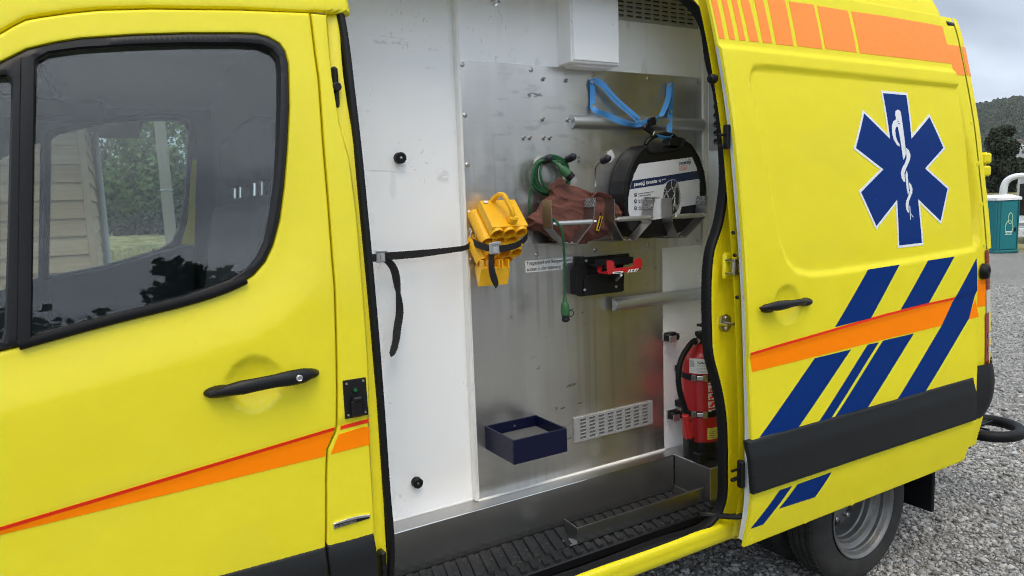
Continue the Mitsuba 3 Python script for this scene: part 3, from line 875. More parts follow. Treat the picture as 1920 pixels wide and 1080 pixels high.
x, z = ats(515, 715, lambda x, z: B(z) - 0.042)
# lower mouldings
md_top = pick([(611.5, 1024), (400, 1079)])
obj('moulding', panel(Polygon([md_top[0], (0.49, 0.68), (-0.9, 0.66), (-0.9, md_top[1][1])]).buffer(-0.001), lambda x, z: B(z) - 0.014 + 0.012 * sm((z - 0.90) / 0.06), step=0.03, bevel=0.006, thick=0.016), 'grey_moulding', fd)
# rain drops still clinging to the door
dm = []
for dx, dz, r_ in [(1, 1, 1)]:
    for (px, py) in zoomed([(437, 323), (262, 407), (497, 170), (522, 140), (560, 142), (617, 125), (690, 124), (705, 116), (712, 108), (720, 99), (850, 177), (733, 200), (252, 256), (170, 272), (320, 235), (380, 175), (1060, 250), (640, 210), (905, 300)], 2, 0, 540):
        x, z = ats(px, py, fdoor)
        m = trimesh.creation.icosphere(subdivisions=1)
        s = rng.uniform(.0016, .0034)
        m.apply_scale([s, s * 0.55, s * 1.15]); m.apply_translation([x, fdoor(np.array([x]), np.array([z]))[0], z])
        dm.append(m)
scene['water'] = {'type': 'dielectric', 'int_ior': 1.33}
obj('rain_drop', cat(*dm), 'water', fd, smooth=True, label='clear rain drops clinging below the window')
labels[list(scene)[-1]]['kind'] = 'stuff'

# ---- pillar panel between the doors
gap = 0.005
pil_right = [(612, 28), (622, 140), (636, 230), (655, 300), (668, 400), (680, 540), (690, 680), (693, 800), (698, 900), (702, 1000), (707, 1080)]
pl = pick(rear_edge)
left_edge = [(x + gap, z) for x, z in pl] + [(0.495 + gap, 0.52)]
pr = pick(pil_right)
pil_poly = Polygon([(left_edge[0][0] + .004, 2.352)] + left_edge + [(0.626, 0.52)] + [(0.629, z) if i == 0 else (x, z) for i, (x, z) in list(enumerate(pr))[::-1]])


def pilfn(x, z):
    line = s1[1] + 0.012 + (x - s1[0]) * 0.16
    t = line - z
    return B(z) + 0.006 * sm((t + 0.004) / 0.02) * sm((0.35 - t) / 0.35)


pil = obj('pillar_panel', panel(pil_poly, pilfn, step=0.012, bevel=0.005, thick=0.03), 'yellow_paint', amb, smooth=40, label='narrow yellow body panel between the two doors')
decal('red_stripe', pil, Q2([(1278, 517), (1382, 490), (1383, 504), (1275, 531)], pilfn), pilfn, 'film_red')
decal('orange_stripe', pil, Q2([(1270, 549), (1372, 518), (1382, 524), (1386, 586), (1240, 623)], pilfn), pilfn, 'film_orange')
sp = Polygon(Q2([(1287, 350), (1368, 337), (1378, 472), (1296, 488)])).buffer(.002)
sk = obj('socket_plate', panel(sp, lambda x, z: B(z) - 0.004, step=0.05, bevel=0.002, thick=0.004), 'black_plastic', pil, label='black socket plate with a green lamp')
sx, sz = np.array(sp.exterior.coords)[:, 0], np.array(sp.exterior.coords)[:, 1]
for px, py in zoomed([(1298, 359), (1360, 347), (1368, 464), (1305, 476)], 2, 0, 540):
    x, z = ats(px, py, bodyfn)
    obj('plate_screw', lathe((x, B(z) - .0065, z), (0, 1, 0), [(0, .0001), (0.0003, .0025), (.0025, .0036)], 14), 'chrome', pil)
x, z = ats(665, 731, bodyfn)
mat('green_lamp', base_color=(0.005, 0.09, 0.03), roughness=0.15, specular=0.6)
obj('signal_lamp', cat(lathe((x, B(z) - .0105, z), (0, 1, 0), [(0, .0001), (0.001, .0045), (.004, .006), (.007, .0062)], 20)), 'green_lamp', pil, label='small green lamp')
obj('lamp_ring', lathe((x, B(z) - .007, z), (0, 1, 0), [(.001, .0062), (0, .0072), (.0005, .0088), (.004, .009)], 20), 'black_plastic', pil)
x, z = ats(667, 759, bodyfn)
obj('socket_cover', cat(box(x - .0165, x + .0165, B(z) - .020, B(z) - .003, z - .030, z + .018, .006), box(x - .013, x + .013, B(z) - .024, B(z) - .006, z + .012, z + .026, .004)), 'black_plastic', pil)
bd = Q2([(1250, 884), (1300, 865), (1340, 855), (1386, 849), (1385, 862), (1340, 873), (1252, 902)])
bg = obj('badge', panel(Polygon(bd).buffer(.001), lambda x, z: B(z) - 0.004, step=0.03, bevel=0.0012, thick=0.004), 'chrome', pil, label='slim chrome badge with raised lettering')
bd2 = Q2([(1256, 891), (1300, 876), (1340, 866), (1380, 858), (1380, 862), (1340, 871), (1256, 897)])
p0, p1 = np.array(bd2[0]), np.array(bd2[3])
obj('badge_field', panel(Polygon([(bd[0][0] + .003, bd[0][1] - .0022), (bd[2][0], bd[2][1] - .0055), (bd[3][0] - .002, bd[3][1] - .0045), (bd[4][0] - .002, bd[4][1] + .0008), (bd[6][0] + .003, bd[6][1] + .0008)]), lambda x, z: B(z) - 0.0046, step=0.03, thick=0.0004), 'black_plastic', pil)
exv = unit([bd[4][0] - bd[6][0], 0, bd[4][1] - bd[6][1]])
obj('badge_text', lettering('BLUE EFFICIENCY', .0062, (bd[6][0] + .004, B(bd[6][1]) - .0049, bd[6][1] + .0018), exv, (0, -0.02, 1), .0005, True, width=0.056), 'chrome', pil)
mp = Q2([(1225, 966), (1398, 919), (1416, 1010)])
obj('moulding', panel(Polygon([(mp[0][0], mp[0][1]), (0.500, 0.68), (0.628, 0.68), (0.628, 0.87), (mp[1][0] + .002, mp[1][1])]), lambda x, z: B(z) - 0.014 + 0.012 * sm((z - 0.905) / 0.06), step=0.02, bevel=0.006, thick=0.016), 'grey_moulding', pil)

# ---- roof side above the cab door, roof, sill and the closing panels out of sight
te = pick(top_edge)
rf_low = [(te[0][0] + 0.25, te[0][1] + .016)] + [(x, z + 0.007) for x, z in te] + [(-0.28, 2.137), (-0.5, 1.94)]
roof_side = Polygon([(0.70, 2.362), (0.60, 2.362), (0.585, 2.358)] + rf_low[1:] + [(-0.5, 1.99), (-0.3, 2.25), (-0.02, 2.46), (0.3, 2.60), (0.70, 2.66)])
obj('roof_side', panel(roof_side, lambda x, z: B(z) + 0.004, step=0.02, bevel=0.012, thick=0.03), 'yellow_paint', amb, smooth=40, label='yellow roof edge above the front door')
zz = np.linspace(2.66, 2.88, 14)
prof = [(B(z), z) for z in zz] + [(0.75, 2.92), (1.25, 2.92)] + [(1.99 - B(z), z) for z in zz[::-1]]


def along(prof, x0, x1, flip=False):
    """An open (y, z) profile drawn along x."""
    p = np.array(prof)
    n = len(p)
    V = np.vstack([np.c_[np.full(n, x0), p], np.c_[np.full(n, x1), p]])
    k = np.arange(n - 1)
    F = np.vstack([np.stack([k, n + k, n + k + 1], 1), np.stack([k, n + k + 1, k + 1], 1)])
    return trimesh.Trimesh(V, F[:, ::-1] if flip else F, process=False)


obj('roof', along(prof, 0.28, 3.72), 'yellow_paint', amb, smooth=40)
obj('roof_cap', cat(box(-0.62, -0.06, 0.32, 1.67, 2.33, 2.44, .04), box(-0.1, 0.3, 0.30, 1.69, 2.42, 2.62, .04)), 'white_lacquer', amb, label='white roof fairing over the cab')
dz = np.linspace(2.60, 2.66, 4)
obj('door_header', panel(Polygon([(0.70, 2.60), (2.06, 2.60), (2.06, 2.67), (0.70, 2.67)]), lambda x, z: B(z) + 0.004, step=0.05, thick=0.05), 'yellow_paint', amb)

# ---- opening: front jamb, rear jamb, sill, rubber seal
jx = PchipInterpolator(*zip(*sorted([(z, x) for i, (x, z) in enumerate(pr) if i > 0] + [(0.50, 0.626), (2.35, 0.63), (2.66, 0.635)])))
zs = np.linspace(0.50, 2.66, 70)
xs_ = jx(zs)
jamb_prof = [(-0.001, 0.002), (0.003, 0.010), (0.005, 0.026), (0.010, 0.030), (0.020, 0.030), (0.030, 0.024), (0.040, 0.026), (0.044, 0.10)]


def rail_sheet(xs, zs, prof, side=1):
    n, k = len(zs), len(prof)
    V = np.array([[(x + side * dx, float(B(z)) + dy, z) for dx, dy in prof] for x, z in zip(xs, zs)]).reshape(-1, 3)
    i, j = np.meshgrid(np.arange(n - 1), np.arange(k - 1), indexing='ij')
    q = np.stack([i * k + j, i * k + j + 1, (i + 1) * k + j + 1, (i + 1) * k + j], -1).reshape(-1, 4)
    return trimesh.Trimesh(V, np.vstack([q[:, [0, 1, 2]], q[:, [0, 2, 3]]]), process=False)


jm = obj('front_jamb', rail_sheet(xs_, zs, jamb_prof), 'yellow_jamb', amb, smooth=50, label='glossy yellow door jamb beside the black seal')
for zc in (2.16, 2.05):
    x = float(jx(zc))
    obj('stop_bracket', cat(box(x + .004, x + .022, B(zc) + .016, B(zc) + .042, zc - .055, zc + .055, .006), cyl((x + .012, B(zc) + .0, zc), (x + .012, B(zc) + .03, zc), .012, 14, .003)), 'black_plastic', jm) if zc > 2.1 else None
x = float(jx(0.83))
obj('latch_pin', cat(box(x + .012, x + .03, B(.83) - .004, B(.83) + .03, .79, .89, .005), cyl((x + .02, B(.83) - .012, .85), (x + .02, B(.83) + .01, .85), .008, 12)), 'black_plastic', jm)

seal_r = [(1320, 40), (1333, 110), (1347, 165), (1354, 220), (1359, 290), (1360, 330), (1355, 385), (1345, 432), (1334, 466), (1329, 500), (1327, 560), (1328, 620), (1331, 665), (1341, 705), (1350, 745), (1356, 790), (1358, 850), (1358, 905), (1355, 940), (1343, 968)]
sealfn = lambda x, z: B(z) + 0.026
right = pick(seal_r, sealfn)
left = [(0.678, z) for z in np.linspace(2.5, 0.69, 12)]
top = [(0.71, 2.575), (0.80, 2.60), (1.3, 2.605), (1.8, 2.605), (1.97, 2.58), (2.045, 2.54)]
bottom = [(1.95, 0.600), (1.8, 0.590), (1.4, 0.586), (0.95, 0.588), (0.74, 0.605)]
lp = np.array(top + right + bottom + left[::-1])
lp = np.vstack([lp, lp[:1]])
d = np.r_[0, np.cumsum(np.linalg.norm(np.diff(lp, axis=0), axis=1))]
cs = CubicSpline(d, lp, bc_type='periodic')(np.linspace(0, d[-1], 400)[:-1])
path = np.stack([cs[:, 0], B(cs[:, 1]) + 0.026, cs[:, 1]], 1)
cen = cs.mean(0)
sec = np.array([(-.011, -.003), (-.009, -.010), (-.003, -.014), (.004, -.0135), (.009, -.009), (.0105, .0), (.012, .02), (.009, .024), (-.009, .024), (-.011, .012)])
nv = np.gradient(cs, axis=0); nv = np.stack([nv[:, 1], np.zeros(len(nv)), -nv[:, 0]], 1); nv /= np.linalg.norm(nv, axis=1, keepdims=True)
ref = nv.copy()
p_ = path
t_ = np.roll(p_, -1, 0) - np.roll(p_, 1, 0); t_ /= np.linalg.norm(t_, axis=1, keepdims=True)
b_ = np.cross(t_, ref)
sgn = np.sign(b_[:, 1]).mean()
obj('door_seal', sweep(path, sec * [1, sgn], ref, closed=True), 'rubber', amb, smooth=50, label='black rubber seal round the door opening')
# reveal just inside the seal, joins the seal to the lining
inner = np.stack([cs[:, 0], cs[:, 1]], 1)
A_ = np.stack([path[:, 0] - 0.012 * ref[:, 0], path[:, 1] + .018, path[:, 2] - 0.012 * ref[:, 2]], 1)

# rear jamb: the yellow C pillar between the seal and the open door
zr = np.linspace(0.50, 2.66, 90)
rz = np.array(sorted([(z, x) for x, z in right] + [(0.50, 1.90), (0.56, 1.945), (2.56, 2.03), (2.66, 2.02)]))
rx = PchipInterpolator(rz[:, 0], rz[:, 1])(zr)


def rear_jamb():
    """From the seal rearwards: a raised flange, a hollow and the body skin behind the door, widening at the waist."""
    V, k = [], 0
    for x0, z in zip(rx, zr):
        xe = 2.145
        w = xe - x0
        hollow = 0.028 + 0.012 * math.exp(-((z - 1.35) / 0.25) ** 2)
        row = [(0.010, 0.05), (0.012, 0.030), (0.020, 0.024), (0.035, 0.026), (0.25 * w + .02, hollow), (0.55 * w, hollow - 0.004), (0.78 * w, 0.014), (0.88 * w, 0.004), (w, 0.0), (w + 0.25, 0.0)]
        row = [(max(a, row[i - 1][0] + .001) if i else a, b) for i, (a, b) in enumerate(row)]
        for dx, dy in row:
            V.append((x0 + dx, float(B(z)) + dy, z))
        k = len(row)
    n = len(zr)
    i, j = np.meshgrid(np.arange(n - 1), np.arange(k - 1), indexing='ij')
    q = np.stack([i * k + j, i * k + j + 1, (i + 1) * k + j + 1, (i + 1) * k + j], -1).reshape(-1, 4)
    return trimesh.Trimesh(np.array(V), np.vstack([q[:, [0, 1, 2]], q[:, [0, 2, 3]]]), process=False)


rj = obj('rear_jamb', rear_jamb(), 'yellow_jamb', amb, smooth=60, label='glossy yellow pillar between the seal and the open door')
# striker on the pillar and the lower guide
p = at(1361, 606, 0.035)
obj('striker', cat(slab(Polygon([(p[0] - .03, p[2]), (p[0] - .022, p[2] + .028), (p[0] + .006, p[2] + .034), (p[0] + .028, p[2] + .02), (p[0] + .03, p[2] - .018), (p[0] + .008, p[2] - .034), (p[0] - .02, p[2] - .028)]), .034, .044, .002),
                   cyl((p[0] - .034, .004, p[2]), (p[0] + .012, .004, p[2]), .0055, 12, .001), cyl((p[0] - .03, .004, p[2]), (p[0] - .026, .036, p[2]), .005, 10), cyl((p[0] + .01, .004, p[2]), (p[0] + .01, .036, p[2]), .005, 10),
                   cyl((p[0], .028, p[2] + .02), (p[0], .036, p[2] + .02), .009, 12, .002), cyl((p[0] + .002, .028, p[2] - .022), (p[0] + .002, .036, p[2] - .022), .009, 12, .002)), 'steel', rj, label='steel door striker')
p = at(1376, 499, 0.0)
obj('roller_arm', cat(box(p[0] - .03, p[0] + .05, -.03, .02, p[2] - .030, p[2] - .020, .003), box(p[0] - .03, p[0] + .05, -.03, .02, p[2] + .018, p[2] + .028, .003), cyl((p[0] - .012, -.012, p[2] - .02), (p[0] - .012, -.012, p[2] + .02), .014, 14, .002), box(p[0] + .0, p[0] + .05, -.02, .015, p[2] - .016, p[2] + .012, .004)), 'steel', rj)
obj('roller_pocket', box(p[0] - .036, p[0] + .06, .012, .03, p[2] - .05, p[2] + .05, .01), 'yellow_jamb', rj)
p0, p1 = at(1342, 968, .03), at(1402, 967, -.06)
obj('lower_guide_arm', tube([p0 + [-.05, .04, .004], p0 + [.01, 0, 0], (p0 + p1) / 2 + [0, -.004, -.001], p1 + [.02, 0, 0]], 0.011, 10, n=20), 'black_plastic', rj)

# yellow sill
sec = [(0.045, 0.592), (0.026, 0.594), (0.018, 0.590), (0.013, 0.583), (0.012, 0.570), (0.0135, 0.560), (0.0150, 0.552), (0.0150, 0.540), (0.019, 0.526), (0.030, 0.512), (0.050, 0.506), (0.20, 0.505)]
sl = obj('sill', along(sec[::-1], 0.62, 2.14, flip=True), 'yellow_jamb', amb, smooth=40, label='yellow sill below the door opening')
obj('underbody', box(-1.0, 4.0, 0.20, 1.8, 0.40, 0.50), 'underseal_and_hole_shade', amb)
obj('sill_channel', cat(box(0.62, 2.12, 0.046, 0.16, 0.548, 0.556), box(0.62, 2.12, 0.135, 0.16, 0.556, 0.583)), 'black_plastic', amb)

# ---- sliding door (stands out from the side when open)
OFF = -0.112
_em = [(1408, 128), (1416, 121), (1440, 121), (1600, 136), (1785, 156)]
door_front = [(1340, 0), (1353, 85), (1358, 120), (1378, 250), (1390, 380), (1398, 500), (1405, 600), (1408, 700), (1411, 830), (1412, 930), (1397, 1027)]
base_s = lambda x, z: B(z) + OFF
XF, XR = 2.0, 3.512
em = Polygon([(2.11, 1.60), (2.155, 1.53), (2.21, 1.508), (2.5, 1.500), (3.50, 1.493), (3.60, 1.493), (3.60, 2.225), (2.20, 2.262), (2.14, 2.258), (2.11, 2.23)])
emp = Polygon(pick([(1405, 150), (1408, 128), (1416, 121), (1440, 121), (1600, 137), (1790, 157)], base_s) + [(3.62, 2.29), (3.62, 1.50)] + pick([(1833, 470), (1700, 494), (1560, 516), (1520, 519), (1492, 512), (1474, 490), (1463, 455), (1440, 330)], base_s))
emp = emp.buffer(-0.02).buffer(0.02)
SD = ats(1477, 571, base_s)
zt_line = ats(1353, 87, base_s)[1]


def sdoor_base(x, z):
    p = shapely.points(x, z)
    inside = shapely.distance(emp.boundary, p) * np.where(shapely.contains_xy(emp, x, z), 1, -1)
    out = B(z) + OFF + 0.013 * sm(inside / 0.019)
    out = out + 0.012 * sm((z - zt_line + 0.004) / 0.016)             # upper step under the orange band
    r = np.hypot(x - SD[0], z - SD[1]) / 0.070
    return out + 0.018 * np.clip(1 - r ** 2, 0, 1) ** 0.62


c0, c1 = ats(1409, 664, base_s), ats(1790, 557, base_s)


def sdoor(x, z):
    line = c0[1] + (x - c0[0]) * (c1[1] - c0[1]) / (c1[0] - c0[0])
    t = line - z
    return sdoor_base(x, z) + 0.005 * sm((t + 0.006) / 0.026) * sm((0.40 - t) / 0.40)


ft = ats(1397, 1027, base_s); bt = ats(1808, 865, base_s)
sk_l, sk_r = ats(1412, 932, base_s), ats(1828, 788, base_s)
sd_poly = Polygon([(XF - .004, 2.62), (XF, 2.0), (XF, 1.4), (XF + .004, 0.95), (XF + .008, 0.75), (ft[0], ft[1]), (2.5, ft[1]), (bt[0], ft[1]), (XR + .012, 0.74), (XR + .006, 1.2), (XR, 1.6), (XR - .006, 2.1), (XR - .012, 2.62)])
sdr = obj('sliding_door', panel(sd_poly, sdoor, step=0.010, bevel=0.005, thick=0.012), 'yellow_paint', amb, smooth=40, label='yellow sliding door pushed open with a blue star emblem')
ins = sd_poly.buffer(-0.012)
obj('door_lining', panel(ins, lambda x, z: B(z) + OFF + 0.075, step=0.05, bevel=0, thick=0.0, sign=-1), 'yellow_jamb', sdr, smooth=True)
# pale edge of the door shell seen in its front gap
ep = [(XF + .006, z) for z in np.linspace(2.6, 0.56, 40)]
V = []
for x, z in ep:
    b = float(B(z)) + OFF
    V += [(x + .004, b + .016, z), (x + .010, b + .046, z)]
k = np.arange(39) * 2
obj('door_edge', trimesh.Trimesh(np.array(V), np.vstack([np.stack([k, k + 1, k + 3], 1), np.stack([k, k + 3, k + 2], 1)]), process=False), 'film_white', sdr)
# black roller, latch and lower lock at the front edge
p = np.array([XF, 0, 2.235]);
obj('upper_roller', cat(cyl((XF - .026, B(2.245) + OFF + .06, 2.245), (XF + .006, B(2.245) + OFF + .06, 2.245), .016, 18, .004), cyl((XF - .03, B(2.245) + OFF + .06, 2.245), (XF + .0, B(2.245) + OFF + .06, 2.245), .007, 12)), 'black_plastic', sdr)
zb = 2.05
obj('upper_latch', cat(box(XF - .004, XF + .010, B(zb) + OFF + .03, B(zb) + OFF + .055, zb - .055, zb + .03, .003), cyl((XF - .034, B(zb) + OFF + .045, zb - .005), (XF, B(zb) + OFF + .045, zb - .005), .0045, 10, .002), cyl((XF - .030, B(zb) + OFF + .05, zb - .045), (XF, B(zb) + OFF + .05, zb - .045), .0055, 10, .002), box(XF - .018, XF, B(zb) + OFF + .04, B(zb) + OFF + .055, zb - .053, zb - .038, .003)), 'black_plastic', sdr)
zb = 0.83
obj('lower_latch', cat(box(XF - .014, XF + .006, B(zb) + OFF + .03, B(zb) + OFF + .06, zb - .060, zb + .045, .006), cyl((XF - .05, B(zb) + OFF + .05, zb + .012), (XF, B(zb) + OFF + .05, zb + .012), .005, 10, .002), cyl((XF - .048, B(zb) + OFF + .05, zb - .022), (XF, B(zb) + OFF + .05, zb - .022), .0075, 10, .002)), 'black_plastic', sdr)
for zb in (1.70, 1.47, 1.62):
    obj('edge_bolt', cyl((XF - .004, B(zb) + OFF + .05, zb), (XF + .006, B(zb) + OFF + .05, zb), .007, 10, .002), 'black_plastic', sdr)
S27 = lambda pts: pickz(pts, 2.7, 1400, 460, base_s)
S35 = lambda pts: pickz(pts, 3.556, 1380, 780, base_s)
S2 = lambda pts: pickz(pts, 2, 1320, 0, base_s)
S33 = lambda pts: pickz(pts, 3.378, 1280, 0, base_s)
S34 = lambda pts: pickz(pts, 3.376, 1590, 160, base_s)
orange_s = Polygon(S27([(18, 545), (160, 502), (300, 462), (500, 404), (700, 347), (900, 296), (1058, 262), (990, 407), (700, 476), (400, 551), (160, 611), (33, 642)])).intersection(sd_poly.buffer(-.003))
tl = LineString(S27([(10, 547), (160, 502), (300, 462), (500, 404), (700, 347), (900, 296), (1062, 261)])).buffer(0.010)
decal('orange_stripe', sdr, orange_s.difference(tl), sdoor, 'film_orange', 'bright orange stripe rising to the rear')
decal('red_stripe', sdr, orange_s.intersection(tl), sdoor, 'film_red', 'red line along the top of the orange stripe')
decal('orange_stripe', sdr, Polygon(S27([(1162, 272), (1178, 362), (1127, 374)])), sdoor, 'film_orange')
for pts in ([(615, 122), (772, 98), (628, 368), (448, 413)], [(918, 77), (1050, 57), (922, 290), (780, 325)], [(1163, 66), (1166, 228), (1128, 372), (905, 737), (764, 778), (991, 408), (1058, 262)],
            [(350, 572), (532, 528), (262, 920), (65, 973)], [(618, 503), (672, 492), (425, 877), (368, 890)], [(695, 483), (850, 447), (612, 820), (450, 865)]):
    decal('blue_stripe', sdr, Polygon(S27(pts)).intersection(sd_poly.buffer(-.004)), sdoor, 'film_blue')
for pts in ([(370, 468), (180, 722), (98, 750), (290, 495)], [(635, 375), (525, 540), (288, 616), (410, 455)]):
    decal('blue_stripe', sdr, Polygon(S35(pts)), sdoor, 'film_blue')
md = Polygon(pickz([(15, 1000), (1160, 672), (1162, 884), (35, 1263)], 2.7, 1400, 460, lambda x, z: B(z) + OFF - .014))
zc_ = md.bounds
def mdfn(x, z):
    zt = zt0 + (x - XF) * (zt1 - zt0) / (XR - XF)
    return B(z) + OFF - 0.020 + 0.012 * sm((z - zt + 0.07) / 0.068) + 0.004 * sm((zt - 0.19 - z) / 0.04)
mt = pickz([(15, 1000), (1160, 672)], 2.7, 1400, 460, lambda x, z: B(z) + OFF - .010)
zt0, zt1 = mt[0][1], mt[1][1]
obj('moulding', panel(md, mdfn, step=0.016, bevel=0.008, thick=0.016), 'grey_moulding', sdr, label='wide dark grey plastic side moulding')
for pts in ([(103, 836)], [(465, 697)], [(775, 577)], [(1010, 480)], [(1197, 407)], [(1396, 327)]):
    x, z = S35(pts)[0]
    decal('plug', sdr, Point(x, z).buffer(0.0125, quad_segs=8), sdoor, 'plug_green' if False else 'yellow_jamb', off=0.0016)
# orange blocks of the upper band
blocks = [S33([(245, 238), (283, 243), (232, 0), (195, 0)]), S33([(312, 243), (348, 248), (295, 0), (262, 0)]), S33([(377, 250), (412, 252), (358, 0), (325, 0)]), S33([(440, 257), (497, 263), (435, 0), (383, 0)]), S33([(523, 265), (582, 270), (525, 0), (470, 0)]),
          S2([(280, 163), (345, 170), (312, -2), (247, -5)]), S2([(360, 170), (453, 182), (420, 15), (327, 3)]), S2([(465, 180), (582, 195), (548, 38), (434, 19)]), S2([(595, 197), (700, 209), (820, 223), (938, 237), (905, 97), (830, 83), (700, 60), (562, 40)])]
ztop = np.mean([blocks[7][2][1], blocks[7][3][1]])
for k, bk in enumerate(blocks):
    bk = [np.array(b) for b in bk]
    if k < 6:
        for lo, hi in ((1, 2), (0, 3)):
            bk[hi] = bk[lo] + (bk[hi] - bk[lo]) * (ztop - bk[lo][1]) / (bk[hi][1] - bk[lo][1])
    decal('orange_block', sdr, Polygon(bk).intersection(sd_poly.buffer(-.006)), sdoor, 'film_block')
# star emblem
star = Polygon(S34([(225, 30), (393, 45), (425, 308), (532, 178), (633, 400), (522, 525), (658, 648), (607, 880), (472, 748), (495, 1012), (332, 1032), (320, 755), (195, 915), (85, 670), (220, 532), (53, 402), (112, 152), (270, 308)]))
emb = decal('star_emblem', sdr, star, sdoor, 'film_white', 'blue six-armed star emblem with a white snake and staff')
decal('star_field', sdr, star.buffer(-0.0105, join_style=2), sdoor, 'film_blue', off=0.0017)
for pts in ([(315, 185), (316, 163), (328, 152), (342, 155), (350, 170), (383, 430), (376, 455), (366, 472), (345, 330), (330, 255)],
            [(352, 238), (346, 256), (334, 262), (322, 260), (314, 280), (318, 320), (328, 350), (342, 372), (342, 386), (325, 374), (305, 342), (295, 300), (294, 255), (303, 226), (322, 212), (343, 217)],
            [(385, 395), (402, 410), (411, 440), (408, 470), (395, 500), (381, 530), (373, 560), (378, 612), (367, 608), (355, 585), (351, 555), (360, 520), (378, 490), (387, 455), (384, 420)],
            [(388, 538), (393, 560), (402, 678), (396, 690), (389, 660), (379, 570)], [(402, 612), (415, 628), (424, 655), (422, 682), (411, 708), (401, 737), (398, 768), (402, 808), (392, 800), (385, 782), (382, 755), (388, 725), (400, 695), (408, 665), (404, 640)],
            [(405, 760), (409, 762), (414, 850), (410, 850)], [(415, 812), (433, 838), (420, 828)]):
    decal('snake_and_staff', sdr, Polygon(S34(pts)), sdoor, 'film_white', off=0.0024)
decal('snake_mouth', sdr, Polygon(S34([(330, 238), (345, 240), (346, 244), (332, 243)])), sdoor, 'film_blue', off=0.003)
decal('snake_eye', sdr, Polygon(S34([(326, 226), (334, 224), (338, 228), (330, 230)])), sdoor, 'film_blue', off=0.003)
# handle
hp = [(1424, 578), (1432, 577), (1448, 575), (1462, 573), (1480, 570), (1498, 567), (1510, 565), (1515, 564)]
ho = [-.014, -.022, -.032, -.036, -.036, -.030, -.022, -.014]
path = []
for (px, py), o_ in zip(hp, ho):
    x, z = ats(px, py, lambda x, z: B(z) + OFF + o_)
    path.append((x, B(z) + OFF + o_, z))
path = smooth_path(path, 32)
q = np.arange(8)
sc = np.stack([np.interp(np.linspace(0, 7, 32), q, [.004, .014, .018, .0165, .013, .013, .012, .004]), np.interp(np.linspace(0, 7, 32), q, [.004, .012, .014, .012, .010, .011, .010, .004])], 1)
obj('handle', sweep(path, circ(1, 14), (0, 0, 1), scale=sc), 'black_plastic', sdr, label='black door handle over a round dish')
for (px, py) in ((1438, 578), (1508, 566)):
    x, z = ats(px, py, base_s)
    m = trimesh.creation.icosphere(subdivisions=3); m.apply_scale([.034, .024, .016]); m.apply_translation([x, B(z) + OFF - 0.002, z])
    obj('handle_mount', m, 'black_plastic', sdr)

# ---- rear quarter, rear corner, lights, bumper, step
xr = PchipInterpolator([.4, 1.0, 1.5, 1.75, 2.0, 2.4, 2.6, 2.88], [3.84, 3.84, 3.828, 3.815, 3.80, 3.803, 3.82, 3.80])
quart = Polygon([(2.10, 0.50), (2.5, 0.50), (2.56, 0.62), (2.66, 0.76), (2.80, 0.85), (3.0, 0.88), (3.2, 0.85), (3.34, 0.76), (3.44, 0.62), (3.5, 0.5), (3.62, 0.50)] + [(float(xr(z)), z) for z in np.linspace(0.52, 2.66, 20)] + [(2.12, 2.66)])


qedge = pick([(1798.7, 189.6), (1811, 240), (1821.6, 291.7), (1830, 335), (1836, 375), (1839, 410), (1839.5, 441.7), (1837, 458), (1830, 467)])
qrec = Polygon([(2.3, qedge[0][1])] + qedge + [(2.3, qedge[-1][1])])


def quartfn(x, z):
    """The body side with its long shallow recess, which ends in a curved flank before the tail."""
    p = shapely.points(x, z)
    inside = shapely.distance(qrec.boundary, p) * np.where(shapely.contains_xy(qrec, x, z), 1, -1)
    return B(z) + 0.001 + 0.042 * sm(inside / 0.045)


qp = obj('rear_quarter', panel(quart, quartfn, step=0.018, bevel=0.004, thick=0.02), 'yellow_paint', amb, smooth=40, label='yellow rear side panel behind the sliding door')


def corner(z0, z1, g, R=0.17, n=40, a0=0.0, a1=1.35, out=0.0):
    """The rounded rear corner as a sheet from the gap line round to the rear face."""
    zs, th = np.linspace(z0, z1, n), np.linspace(a0, a1, 14)
    V = np.array([[(float(xr(z)) + g + (R + out) * math.sin(t), float(B(z)) + R - (R + out) * math.cos(t), z) for t in th] for z in zs])
    V = np.concatenate([V, V[:, -1:] + [0.02, 0.9, 0]], 1).reshape(-1, 3)
    k = 15
    i, j = np.meshgrid(np.arange(n - 1), np.arange(k - 1), indexing='ij')
    q = np.stack([i * k + j, i * k + j + 1, (i + 1) * k + j + 1, (i + 1) * k + j], -1).reshape(-1, 4)
    return trimesh.Trimesh(V, np.vstack([q[:, [0, 1, 2]], q[:, [0, 2, 3]]]), process=False)


rd = obj('rear_door', corner(1.52, 2.66, 0.007), 'yellow_paint', amb, smooth=50, label='yellow rear door seen at the rounded tail corner')
obj('rear_corner', corner(0.93, 1.52, 0.004, R=0.15, out=-0.006), 'yellow_paint', amb, smooth=50)
mat('lamp_red', base_color=(0.20, 0.006, 0.010), roughness=0.12, specular=0.6, clearcoat=1.0)
mat('lamp_clear', base_color=(0.50, 0.47, 0.47), roughness=0.12, specular=0.6, clearcoat=1.0)
tl_ = obj('tail_light', corner(1.32, 1.515, -0.020, R=0.15, a0=0.0, out=0.004), 'lamp_red', amb, smooth=50, label='tall tail light, red over white over dark red')
obj('reversing_lens', corner(1.205, 1.318, -0.020, R=0.15, a0=0.0, out=0.004), 'lamp_clear', tl_, smooth=50)
obj('lower_lens', corner(0.94, 1.203, -0.030, R=0.15, a0=0.0, out=0.004), 'lamp_red', tl_, smooth=50)
for z in (1.09, 1.02):
    obj('lens_strip', corner(z - .014, z + .014, -0.022, R=0.15, a0=0.1, out=0.0065, n=4), 'lamp_clear', tl_, smooth=50)
mat('lens_line', base_color=(0.10, 0.003, 0.006), roughness=0.2)
